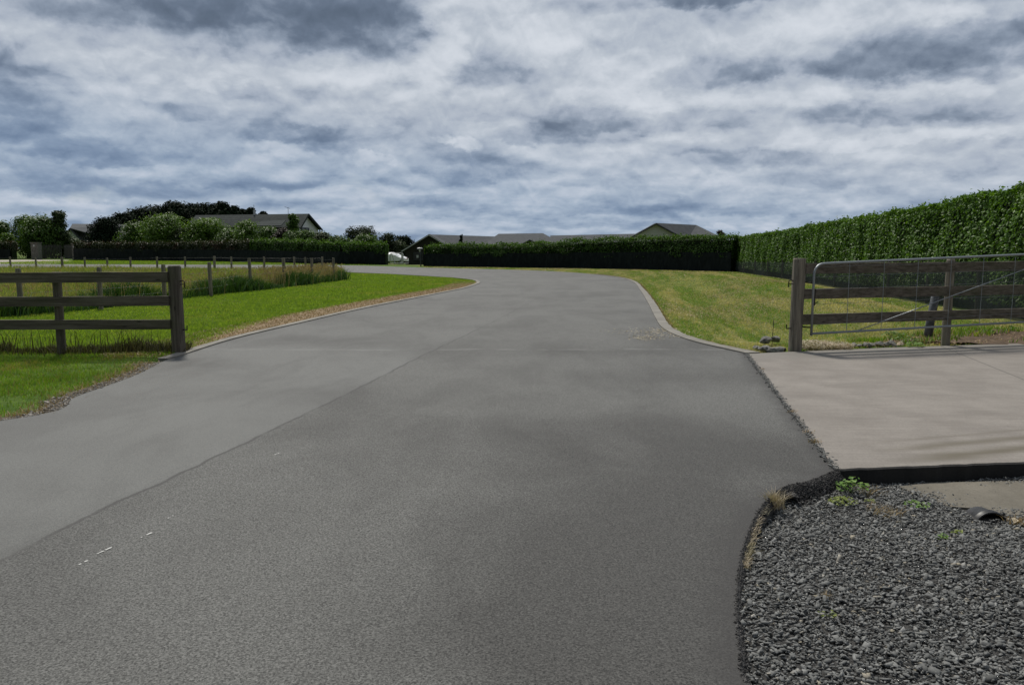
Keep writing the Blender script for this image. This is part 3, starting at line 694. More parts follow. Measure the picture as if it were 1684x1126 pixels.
dts = dist_poly(x, y, [(p.x, p.y) for p in ks]); k &= (dts > 1.02 * (.35 + .65 * smooth(12.5, 18, y)) * (1 - smooth(30, 36, y)) + rng.normal(0, .07, len(x))) | (y < 13.5)
x, y = x[k], y[k]
d_ = np.hypot(x, y)
V, Fc, r = blades(x, y, hgt(x, y), .06 + .02 * fnoise(x, y, .8, 8), .008 * (d_ / 12) ** .8, 1.0, 34)
tag(npmesh('lawn_grass', V, Fc, lawn_m, attrs={'r': r}), 'bright green mown lawn between the left kerb and the paddock fence', 'grass', kind='stuff')
# straw on the tan strip and beside kerbs
def along(line, per_m, o0, o1, side=1, seed=1, osd=None):
    g = np.random.default_rng(seed); X, Y = [], []
    for i in range(len(line) - 1):
        A, B = Vector(line[i]), Vector(line[i + 1]); d = B - A; nm = Vector((-d.y, d.x, 0)).normalized() * side; k = g.poisson(d.length * per_m)
        t = g.random(k); o = g.uniform(o0, o1, k) if osd is None else g.normal(o0, o1, k)
        X.append(A.x + d.x * t + nm.x * o); Y.append(A.y + d.y * t + nm.y * o)
    return np.concatenate(X), np.concatenate(Y)
x, y = along(ks, 560, .16, 1.25, 1, 41)
V, Fc, r = blades(x, y, hgt(x, y) + .02, .035, .014, 2.2, 42)
x2, y2 = along(kr2, 170, .17, .32, 1, 43)
V2, F2, r2 = blades(x2, y2, hgt(x2, y2) + .01, .06, .008, 1.5, 44)
V = np.concatenate([V, V2]); Fc = np.concatenate([Fc, F2 + len(V) - len(V2)]); r = np.concatenate([r, r2])
tag(npmesh('dead_grass', V, Fc, straw_m, attrs={'r': r}), 'tan dead grass strip lying behind the left kerb', 'dead grass', kind='stuff')
# right verge with mown swathes
hedge_line = [Vector(p) for p in ((15.8, 55, 0), (14.5, 39, 0), (12.9, 26.8, 0), (12.1, 20, 0), (11.7, 17.7, 0), (11.1, 14.2, 0))]
mid_line = [Vector(p) for p in ((-7.55, 69.6, 0), (-4, 67.3, 0), (.9, 64.6, 0), (5.4, 62.6, 0), (11.3, 58, 0), (15.6, 53.5, 0))]
verge = XY([G(1240, 578), G(1200, 573), G(1150, 562)] + [Vector(p) for p in kr[::-1]] + [G(860, 443.5), G(700, 439.5), G(690, 437), Vector((-8.4, 69.6, 0)), Vector((5.4, 62.2, 0)), Vector((11.3, 57.6, 0)), Vector((15.3, 53, 0)), Vector((14, 39, 0)), Vector((12.4, 26.8, 0)), Vector((11.6, 20, 0)), Vector((10.4, 14, 0)), G(1684, 563), G(1460, 570)])
x, y = scatter(verge, lambda x, y: 1500 * (12 / np.maximum(12, y)) ** 1.5, 35, [road_xy, slab_xy])
k = dist_poly(x, y, [(p.x, p.y) for p in kr2]) > .19; x, y = x[k], y[k]
soil_c = G(1640, 555); k = ~((((x - 8.6) / 2.2) ** 2 + ((y - 13.75) / .8) ** 2) < 1 + .25 * fnoise(x, y, 3, 17)); x, y = x[k], y[k]
V, Fc, r = blades(x, y, hgt(x, y), .05, .008 * (np.hypot(x, y) / 12) ** .8, 1.8, 36)
tag(npmesh('mown_verge_grass', V, Fc, verge_m, attrs={'r': r}), 'green verge streaked with yellow mown clippings between right kerb and tall hedge', 'grass', kind='stuff')
# clippings: straw tufts lying about on the verge in swathes and on the road by the kerb
x, y = scatter(verge, lambda x, y: np.clip(fnoise(x * 1.1, y * .4, 1.1, 9) + .05, 0, 1) * 520 * (14 / np.maximum(14, y)) ** 1.3, 37, [road_xy, slab_xy])
k = dist_poly(x, y, [(p.x, p.y) for p in kr2]) > .3; x, y = x[k], y[k]
V, Fc, r = blades(x, y, hgt(x, y) + .045, .016, .013 * (np.hypot(x, y) / 14) ** .7, 6, 38)
tag(npmesh('grass_clippings', V, Fc, straw_m, attrs={'r': r}), 'dry straw coloured clippings lying in swathes over the right verge', 'clippings', kind='stuff')
X, Y = [], []
for px, py, sx, sy, k in ((1075, 548, .45, .6, 230), (1095, 543, .35, .5, 190), (1062, 556, .25, .3, 160), (1020, 545, .5, .4, 50), (1130, 553, .4, .2, 90)):
    c = G(px, py); X.append(rng.normal(c.x, sx * .6, k)); Y.append(rng.normal(c.y, sy * .6, k))
x, y = np.concatenate(X), np.concatenate(Y)
V, Fc, r = blades(x, y, np.full(len(x), .004), .011, .015, 11, 39)
tag(npmesh('road_straw', V, Fc, pale_straw_m, attrs={'r': r}), 'wisps of pale straw scattered on the asphalt beside the right kerb bend', 'straw', kind='stuff')
# thatch mat by the right post
c1, c2 = G(1322, 576), G(1400, 572)
x = rng.uniform(c1.x, c2.x, 6000); y = rng.uniform(12.1, 13.0, 6000) + (x - c1.x) * .08; k = ((x - (c1.x + c2.x) / 2) / .42) ** 2 + ((y - 12.45) / .42) ** 2 < 1.1; x, y = x[k], y[k]
V, Fc, r = blades(x, y, rng.uniform(-.02, .07, len(x)), .02, .016, 7, 40)
tag(npmesh('straw_mat', V, Fc, pale_straw_m, attrs={'r': r}), 'flattened mat of pale straw behind the slab beside the right gate post', 'straw', kind='stuff')
bm = bmesh.new(); 
for i in range(30):
    a = i / 30 * 6.283; rr_ = 1 + .12 * math.sin(3 * a + 1) + .08 * math.sin(7 * a); bm.verts.new((8.6 + 2.3 * rr_ * math.cos(a), 13.85 + .95 * rr_ * math.sin(a), 0))
bm.verts.ensure_lookup_table(); f = bm.faces.new(bm.verts[:]); bmesh.ops.triangulate(bm, faces=[f]); bmesh.ops.subdivide_edges(bm, edges=bm.edges[:], cuts=6, use_grid_fill=True)
for v_ in bm.verts: v_.co.z = float(hgt(v_.co.x, v_.co.y)) + .045 + .03 * float(fnoise(v_.co.x, v_.co.y, 5, 12))
tag(bmobj('soil_bed', bm, soil_m, None, True), kind='structure')

# paddock
pad = XY([Vector((-9.0, 39.2, 0)), Vector((-10.6, 26, 0)), Vector((-11.4, 20, 0)), Vector((-12.2, 17, 0)), Vector((-18, 15, 0)), Vector((-60, 58, 0)), Vector((-12.2, 55, 0)), Vector((-9.2, 44, 0))])
x, y = scatter(pad, lambda x, y: 420 * (20 / np.maximum(20, y)) ** 1.6, 51)
V, Fc, r = blades(x, y, hgt(x, y), .38 + .14 * fnoise(x, y, .5, 13), .016 * (y / 20) ** .7, .8, 52)
tag(npmesh('paddock_grass', V, Fc, paddock_m, attrs={'r': r}), 'long rough seeding grass filling the fenced paddock on the left', 'grass', kind='stuff')
strip = XY([Vector((-60, 58, 0)), Vector((-12.2, 55, 0)), Vector((-14, 57.3, 0)), Vector((-24, 60.6, 0)), Vector((-60, 66.5, 0)), Vector((-70, 67, 0))])
x, y = scatter(strip, lambda x, y: 60 + 0 * x, 53, [road_xy]); V, Fc, r = blades(x, y, hgt(x, y), .12, .05, 1.0, 54, 1)
tag(npmesh('roadside_grass', V, Fc, lawn_m, attrs={'r': r}), 'short bright grass between the paddock posts and the far road', 'grass', kind='stuff')
berm = XY([Vector((-60, 79.5, 0)), Vector((-24, 75, 0)), Vector((-16.5, 73.8, 0)), Vector((-13, 77.5, 0)), Vector((-17, 77.6, 0)), Vector((-27, 88, 0)), Vector((-42, 98, 0)), Vector((-57, 103, 0))])
x, y = scatter(berm, lambda x, y: 40 + 0 * x, 55, [road_xy]); V, Fc, r = blades(x, y, hgt(x, y), .09, .06, 1.0, 56, 1)
tag(npmesh('far_berm_grass', V, Fc, lawn_m, attrs={'r': r}), 'mown grass berm between the far road and the left hedge', 'grass', kind='stuff')
# weeds along the wire fence
wl = [Vector(p) for p in ((-12.6, 16.5, 0), (-11.55, 19.6, 0), (-10.95, 25, 0), (-9.75, 32, 0), (-8.95, 38.8, 0), (-9.05, 41, 0))]
x, y = along(wl, 620, .12, .24, 1, 61, 1)
hh = .46 * np.clip(.9 + .55 * fnoise(x, y, 1.4, 14), .3, 1.5)
V, Fc, r = blades(x, y, hgt(x, y), hh, .028, 1.0, 62)
tag(npmesh('fence_line_weeds', V, Fc, weed_m, attrs={'r': r}), 'dark green dock and rank weeds along the foot of the paddock wire fence', 'weeds', kind='stuff')
x, y = along(wl[3:], 110, .6, .4, 1, 63, 1); x2, y2 = along(wl, 20, .6, .5, 1, 65, 1); x = np.concatenate([x, x2]); y = np.concatenate([y, y2])
V, Fc, r = blades(x, y, hgt(x, y), .88, .014, .25, 64); 
Cn = np.stack([x, y, hgt(x, y) + rng.uniform(.5, .85, len(x))], 1); V2, F2, r2 = kites(Cn, rng.normal(size=(len(x), 3)) * [1, 1, .2], .16, .04, .1, None, 66)
V2 = V2; F2 = F2 + len(V); V = np.concatenate([V, V2]); Fc = np.concatenate([Fc, F2]); r = np.concatenate([r, r2])
tag(npmesh('seeding_grass', V, Fc, seed_m, attrs={'r': r}), 'tall brown seed heads crowding the far corner of the paddock fence', 'tall grass', kind='stuff')
# dead weeds under the left rail fence
x = rng.uniform(-9.2, -5.05, 2600); y = 12.0 + rng.normal(0, .13, 2600); k = fnoise(x, y, 2.0, 15) > -.55; x, y = x[k], y[k]
V, Fc, r = blades(x, y, hgt(x, y), .17 + .12 * np.clip(fnoise(x, 0 * x, 2.3, 16), -.5, 1), .012, .9, 72)
x2 = rng.uniform(-9, -5.2, 220); y2 = 12.05 + rng.normal(0, .1, 220); V2, F2, r2 = blades(x2, y2, hgt(x2, y2), .42, .010, .6, 73)
V = np.concatenate([V, V2]); Fc = np.concatenate([Fc, F2 + len(V) - len(V2)]); r = np.concatenate([r, r2])
tag(npmesh('dead_weeds', V, Fc, deadweed_m, attrs={'r': r}), 'blackened dead weed stalks under the left rail fence', 'weeds', kind='stuff')
x, y = along(kv[-10:], 420, .25, .13, 1, 74, 1); xq, yq = along(kv[:-8], 260, .22, .10, 1, 76, 1); x = np.concatenate([x, xq]); y = np.concatenate([y, yq]); V, Fc, r = blades(x, y, hgt(x, y), .06, .008, 1.6, 75)
tag(npmesh('verge_dead_grass', V, Fc, straw_m, attrs={'r': r}), 'sprayed brown grass at the road edge near the left gate post', 'dead grass', kind='stuff')

# ------------------------------------------------------------------ timber rail fences
def gudgeon_hook(p, side, kind):
    bm = bmesh.new(); p = Vector(p); s = side
    if kind == 'loop': tube(bm, [p, p + Vector((s * .045, -.01, .012)), p + Vector((s * .065, -.01, .0)), p + Vector((s * .07, -.01, -.04)), p + Vector((s * .07, -.01, -.10))], .009, 6); tube(bm, [p + Vector((0, 0, -.05)), p + Vector((s * .07, -.01, -.045))], .007, 6)
    else: tube(bm, [p, p + Vector((s * .07, -.01, 0))], .010, 6); tube(bm, [p + Vector((s * .068, -.01, -.005)), p + Vector((s * .072, -.01, .065))], .008, 6)
    return bm
PL = G(294.5, 580); PL.z = 0
t = thing('rail_fence', 'weathered three-rail timber fence on the left with blackened round end post', 'fence', (PL.x, PL.y, 0))
g_ = part('gate_post', post_bm((PL.x, PL.y, -.03), 1.365, .098, .03, 16, (-.004, 0)), wood_z, t)
part('gudgeon', gudgeon_hook((PL.x + .085, PL.y - .03, 1.10), 1, 'loop'), iron, g_)
part('gudgeon', gudgeon_hook((PL.x + .09, PL.y - .03, .36), 1, 'hook'), iron, g_)
p2x = at(95, 500, PL.y).x
for xx in (p2x, p2x - 1.9):
    part('post', post_bm((xx, PL.y + .02, -.03), 1.27, .066, .03, 12), wood_z, t)
for zc_, dz_, n_ in ((1.166, -.012, 'r'), (.805, -.012, 'r'), (.447, -.006, 'r')):
    bm = bmesh.new(); beam(bm, (PL.x - .075, PL.y - .085, zc_), (p2x - 2.1, PL.y - .075, zc_ + dz_ * 1.5), .04, .155 if zc_ > 1 else .148, .002, 14)
    part('rail', bm, wood_x, t)
PR = G(1307, 577)
t = thing('rail_fence', 'grey three-rail timber fence on the right behind the open metal gate', 'fence', (PR.x, PR.y, 0))
PR2 = G(1556, 568); dR = (PR2 - PR); dR.z = 0
g_ = part('gate_post', post_bm((PR.x, PR.y, -.03), 1.475, .099, .025, 16, (.008, 0)), wood_zl, t)
part('gudgeon', gudgeon_hook((PR.x - .085, PR.y - .03, 1.10), -1, 'loop'), iron, g_)
part('gudgeon', gudgeon_hook((PR.x - .09, PR.y - .03, .36), -1, 'hook'), iron, g_)
for k in (1, 2): part('post', post_bm(PR + dR * k + Vector((0, .03, -.03)), 1.43 + .02 * k, .068, .03, 12), wood_zl if k == 1 else wood_z, t)
for zc_, x_off in ((1.285, .09), (.895, .075), (.50, .06)):
    A = PR + Vector((x_off, -.05, zc_)); B = PR + dR * 2.05 + Vector((0, -.055, zc_ + .02)); bm = bmesh.new(); beam(bm, A, B, .04, .158, .002, 18)
    part('rail', bm, wood_x, t)
# metal gate folded back in front of it
g0 = Vector((PR.x + .20, PR.y - .12, 0)); gd = Vector((dR.x, dR.y, 0)).normalized(); GL = 4.75
def gp(s, z): return g0 + gd * s + Vector((0, -.02 * s * .0, z + s * .022))
t = thing('farm_gate', 'galvanised tube farm gate with wire mesh standing open before the right rail fence', 'gate', (g0.x, g0.y, .2))
bm = bmesh.new()
pts = [gp(0, .255), gp(0, 1.20)] + [gp(.16 - .16 * math.cos(a), 1.20 + .16 * math.sin(a)) for a in np.linspace(.2, math.pi / 2, 6)] + [gp(s, 1.36 + .012 * s) for s in np.linspace(.3, GL - .16, 6)] + [gp(GL - .16 + .16 * math.sin(a), 1.24 + .16 * math.cos(a)) for a in np.linspace(.2, math.pi / 2, 6)] + [gp(GL, .25)]
tube(bm, pts, .0185, 10); tube(bm, [gp(.0, .285), gp(GL, .285)], .0175, 10)
part('frame', bm, galv, t, True)
bm = bmesh.new(); tube(bm, [gp(.85, .30), gp(4.4, 1.28)], .0075, 8); part('stay', bm, galv, t, True)
for k in range(7): bm = bmesh.new(); s = .63 * (k + 1) - .005; tube(bm, [gp(s, .29), gp(s, .75) + Vector((.004 * (k % 2), 0, 0)), gp(s, 1.37)], .0045, 6); part('mesh_upright', bm, galv, t)
for z in (1.16, .965, .735, .43, 1.31):
    bm = bmesh.new(); tube(bm, [gp(s, z + .006 * math.sin(s * 3 + z * 9)) for s in np.linspace(0, GL, 12)], .0028, 5); part('mesh_wire', bm, wire_m, t)
bm = bmesh.new(); tube(bm, [gp(.03, .98), gp(.03, .72)], .012, 6); tube(bm, [gp(.03, .74), gp(.09, .78)], .007, 6); part('latch', bm, iron, t)
for z in (1.07, .38):
    bm = bmesh.new(); tube(bm, [gp(.0, z), Vector((PR.x + .09, PR.y - .03, z + .005))], .011, 6); part('hinge', bm, iron, t)

# grey pipe standing behind
pp = at(1530, 530, 14.0); pb = Vector((pp.x, 14.0, float(hgt(pp.x, 14.0))))
t = thing('vent_pipe', 'short grey galvanised pipe leaning behind the right rail fence', 'pipe', pb)
bm = bmesh.new(); tube(bm, [pb + Vector((-.04, 0, -.1)), pb + Vector((.0, 0, .35)), pb + Vector((.06, 0, .80)), pb + Vector((.065, 0, .83))], [.075, .072, .068, .05], 14); part('pipe', bm, M_simple('dull_grey_pipe', (.06, .065, .07), (.12, .13, .14), 14, .55), t, True)
# thin stake at the rocks
ps = G(1271, 566); tag(bmobj('stake', post_bm((ps.x, ps.y + .05, -.1), .52, .006, .1, 5, (.03, 0)), wood_z), 'thin dark stake standing behind the rock pile by the right gate post', 'stake')

# ------------------------------------------------------------------ rocks
rock_m = M_simple('greywacke_rock', (.08, .078, .072), (.26, .25, .225), 9, .85, .8, .02); rock_t = M_simple('tan_rock', (.34, .27, .18), (.48, .40, .29), 9, .9, .8, .02)
def rock(p, s, flat, mat, label, seed, rz, group):
    bm = bmesh.new(); bmesh.ops.create_icosphere(bm, subdivisions=2, radius=1); r_ = random.Random(seed)
    dirs = [Vector((r_.gauss(0, 1), r_.gauss(0, 1), r_.gauss(0, 1))).normalized() for _ in range(9)]
    for v_ in bm.verts:
        m_ = min(r_.uniform(.98, 1.0), *[(.46 + .17 * (k % 3)) / max(.05, v_.co.normalized().dot(d)) for k, d in enumerate(dirs)])
        v_.co *= m_; v_.co = Vector((v_.co.x * s, v_.co.y * s * .75, v_.co.z * s * flat))
    o = bmobj('rock', bm, mat); o.location = p; o.rotation_euler = (r_.uniform(-.15, .15), r_.uniform(-.15, .15), rz); tag(o, label, 'rock', group); return o
RG = 'rocks beside the right gate post'
rl = [(1258, 574, .13, 'grey slab rock at the lower left of the pile beside the right gate post'), (1275, 575, .15, 'broad flat grey rock in the middle of the pile by the right gate post'), (1288, 574, .09, 'small grey rock touching the foot of the right gate post'),
      (1262, 566, .14, 'dark grey rock at the upper left of the pile by the gate post'), (1278, 564, .12, 'grey rock on top of the pile just left of the gate post'), (1247, 571, .08, 'smallest rock at the kerb end of the pile by the gate post')]
for i, (px, py, s, lb) in enumerate(rl):
    c = G(px, py + 2); rock((c.x, c.y + .05, (.085 if py < 568 else .015)), s * 1.1, .52, rock_m, lb, 100 + i, random.uniform(-.6, .6), RG)
rl = [(1400, .06, 'tan rock at the left end of the row behind the slab edge', 1), (1409, .07, 'grey rock second from the left in the row behind the slab'), (1420, .055, 'small dark rock third from the left in the row behind the slab'), (1430, .08, 'grey rock in the row under the gate near the straw mat'),
      (1441, .07, 'low grey rock in the middle of the row under the metal gate'), (1452, .085, 'larger grey rock right of the middle of the row under the gate'), (1463, .065, 'pale grey rock third from the right end of the row'), (1474, .10, 'biggest pale rock near the right end of the row under the gate'), (1486, .06, 'brown rock at the right end of the row by the weeds', 1)]
for i, q in enumerate(rl):
    c = G(q[0], 571 - (q[0] - 1400) * .02); rock((c.x, c.y + .12, .015), q[1] * 1.35, .62, rock_t if len(q) > 3 else rock_m, q[2], 130 + i, random.uniform(-1, 1), 'row of rocks behind the slab under the gate')

# ------------------------------------------------------------------ small plants
def gl(px, py, z=None):
    c = G(px, py, -.105); c.z = float(gz(c.x, c.y)); return c
def leafy(name, label, c, n, rad, h, L, mat, seed, cat='weed', stems=8):
    t = thing(name, label, cat, c); g = np.random.default_rng(seed)
    th = g.uniform(0, 6.28, n); rr = rad * np.sqrt(g.random(n)); z = h * (.35 + .65 * g.random(n)) * (1 - .5 * (rr / rad) ** 2)
    C_ = np.stack([c[0] + rr * np.cos(th), c[1] + rr * np.sin(th) * .8, c[2] + z], 1)
    Nn = np.stack([g.normal(0, .35, n), g.normal(-.2, .35, n), np.ones(n)], 1)
    V, Fc, r = kites(C_, Nn, L * g.uniform(.6, 1.2, n), L * .8 * g.uniform(.6, 1.1, n), .12, None, seed)
    nppart(npmesh('leaves', V, Fc, mat, attrs={'r': r}), t)
    bm = bmesh.new()
    for k in range(stems):
        q = C_[k]; tube(bm, [c, ((c[0] + q[0]) / 2, (c[1] + q[1]) / 2, c[2] + z[k] * .7), tuple(q)], .0025, 5)
    part('stems', bm, weed_stem, t); return t
weed_stem = M_simple('weed_stem', (.06, .10, .03), (.12, .14, .05), 20, .7)
clover_m = M_leaf('clover_leaf', (.10, .22, .03), (.24, .36, .10), .5, .3); lime_m = M_leaf('lime_weed_leaf', (.16, .22, .04), (.30, .33, .10), .6, .3)
c = gl(1400, 812); leafy('leafy_weed', 'bright leafy clover-like weed in the gravel below the slab corner', (c.x, c.y, c.z), 60, .11, .12, .040, clover_m, 201)
c = gl(1386, 830); leafy('low_weed', 'low yellow-green weed just in front of the leafy weed at the slab corner', (c.x, c.y, c.z), 110, .095, .05, .022, lime_m, 202)
c = gl(1508, 832); leafy('creeping_weed', 'small creeping green weed at the tip of the concrete apron', (c.x, c.y, c.z), 40, .085, .03, .026, clover_m, 203)
c = gl(1549, 898); leafy('seedling_weed', 'tiny green seedling in the gravel below the apron', (c.x, c.y, c.z), 24, .035, .04, .022, clover_m, 204, stems=4)
c = gl(1430, 828); leafy('yellow_weed', 'little yellow-green sprout in the gravel right of the low weed', (c.x, c.y, c.z), 30, .035, .035, .016, lime_m, 205, stems=4)
c = gl(1575, 884); leafy('pale_sprout', 'pale flattened sprout in the gravel in front of the drain pipe', (c.x, c.y, c.z), 16, .04, .02, .022, lime_m, 207, stems=3)
c = gl(1358, 1040); leafy('gravel_sprout', 'sparse olive sprout in the near gravel, lowest in view', (c.x, c.y, c.z), 16, .05, .03, .014, lime_m, 206, stems=4)
def tuft(label, c, n, h, w, mat, lean, rad, seed, name='dry_tuft', cat='dry grass'):
    g = np.random.default_rng(seed); x = c[0] + g.normal(0, rad, n); y = c[1] + g.normal(0, rad, n)
    V, Fc, r = blades(x, y, np.full(n, c[2]), h, w, lean, seed); return tag(npmesh(name, V, Fc, mat, attrs={'r': r}), label, cat)
c = G(1274, 826, -.03); tuft('dry curled straw tuft at the corner where the road edge meets the gravel', (c.x, c.y, -.06), 260, .11, .004, pale_straw_m, 1.2, .024, 211)
c = gl(1452, 845); tuft('thin flattened dry tuft in the gravel left of the concrete apron', (c.x, c.y, c.z), 90, .05, .004, straw_m, 2.5, .05, 212)
c = gl(1425, 812); tuft('brown dry stalks beside the leafy weed under the slab face', (c.x, c.y, c.z), 60, .07, .003, straw_m, 1.8, .04, 213)
c = gl(1355, 1010); tuft('small brown dry tuft in the middle of the gravel', (c.x, c.y, c.z), 30, .035, .003, straw_m, 1.8, .010, 214)
c = gl(1676, 860); tuft('orange-brown dry tuft beside the drain pipe mouth', (c.x, c.y, c.z), 90, .05, .004, straw_m, 1.6, .035, 215)
x, y = along(catmull([G(*p, -.06) for p in ((1252, 840), (1238, 870), (1228, 905), (1222, 945))], 5), 1500, .0, .016, 1, 216, 1)
x = np.array(x); V, Fc, r = blades(x, y, np.full(len(x), -.035), .035, .004, 2.0, 217)
tag(npmesh('edge_dead_grass', V, Fc, pale_straw_m, attrs={'r': r}), 'thin band of bleached dead grass along the asphalt edge beside the gravel', 'dead grass', kind='stuff')
# tufts in the joint between slab and road
for i, (px, py, k, lb) in enumerate(((1342, 728, 70, 'yellow grass tuft growing in the slab joint nearest the slab corner'), (1302, 678, 40, 'small yellow tuft in the middle of the joint between slab and road'), (1330, 712, 30, 'tiny straw tuft just above the largest joint tuft'), (1252, 608, 20, 'tiny tuft at the far end of the joint near the kerb'))):
    c = G(px, py, .0); tuft(lb, (c.x, c.y, .0), k, .03, .004, straw_m, 2.2, .025, 230 + i, 'joint_tuft', 'grass tuft')
# crumbled joint
jx, jy = along([slab_l[0], slab_l[1]], 330, 0, .018, 1, 240, 1); V, Fc, r = chips(jx, jy, np.full(len(jx), .006), np.clip(rng.lognormal(math.log(.006), .4, len(jx)), .003, .014), 241)
tag(npmesh('joint_grit', V, Fc, gstone, attrs={'r': r * .6}), 'loose dark grit in the joint between asphalt and slab', 'grit', kind='stuff')
# crumbled asphalt lip above the gravel
lx, ly = along(NE[:-8], 2400, .012, .010, 1, 245, 1); lx2, ly2 = along(NE[:12], 5200, .045, .030, 1, 246, 1); lx = np.concatenate([lx, lx2]); ly = np.concatenate([ly, ly2])
dd_ = dist_poly(lx, ly, [(p.x, p.y) for p in NE]); ins = inpoly(lx, ly, road_xy); k = ~ins | (dd_ < .012); lx, ly, dd_, ins = lx[k], ly[k], dd_[k], ins[k]
zz_ = np.where(ins, 0.0, np.where(lx < 1.9, -.006 - np.clip(dd_ / .03, 0, 1) * .03, -.004 - np.clip(dd_ / .09, 0, 1) ** 1.3 * .085))
V, Fc, r = chips(lx, ly, zz_, np.clip(rng.lognormal(math.log(.0042), .35, len(lx)), .002, .009), 247, .8, .8)
lip_m, N = new_mat('asphalt_crumb'); lip_m = finish(lip_m, N, N.mix(N.attr('r'), (.022, .021, .021), (.085, .082, .08)), .85, None, 0, .25)
tag(npmesh('asphalt_crumbs', V, Fc, lip_m, attrs={'r': r}), 'dark crumbling lip of asphalt where the road drops to the gravel', 'asphalt crumbs', kind='stuff')
# leaf by pipe
c = G(1668, 858, -.10); V, Fc, r = kites(np.array([[c.x, c.y, -.088]]), np.array([[.1, -.5, 1.]]), .06, .045, .2, np.array([1.]), 5)
tag(npmesh('fallen_leaf', V, Fc, pale_straw_m, attrs={'r': r}), 'single pale fallen leaf beside the drain pipe mouth', 'leaf')
x = rng.uniform(6.0, 10.0, 2600); y = rng.uniform(12.9, 14.9, 2600); k = (fnoise(x, y, 3.2, 77) > .12) & ~inpoly(x, y, slab_xy); x, y = x[k], y[k]; V, Fc, r = blades(x, y, hgt(x, y) + .05, .10, .016, 1.2, 78)
tag(npmesh('soil_weeds', V, Fc, near_lawn_m, attrs={'r': r}), 'ragged green weeds coming up through the brown soil behind the slab', 'weeds', kind='stuff')
# weeds by soil
for i, (px, py, s, lb) in enumerate(((1500, 566, 1.0, 'broad-leaved green weed under the gate left of the second fence post'), (1478, 558, .8, 'grassy green weed behind the row of rocks'), (1516, 574, .7, 'pale-leaved weed at the slab edge under the gate'), (1562, 563, .5, 'little green weed at the foot of the second right fence post'), (1640, 552, .6, 'sparse weed on the brown soil near the right frame edge'), (1680, 547, .8, 'leafy weed on the soil at the far right under the gate'))):
    c = G(px, py, 0); leafy('soil_weed', lb, (c.x, c.y + .25, 0.0), int(70 * s) + 12, .22 * s, .16 * s, .055, tree_green if i != 2 else clover_m, 250 + i)

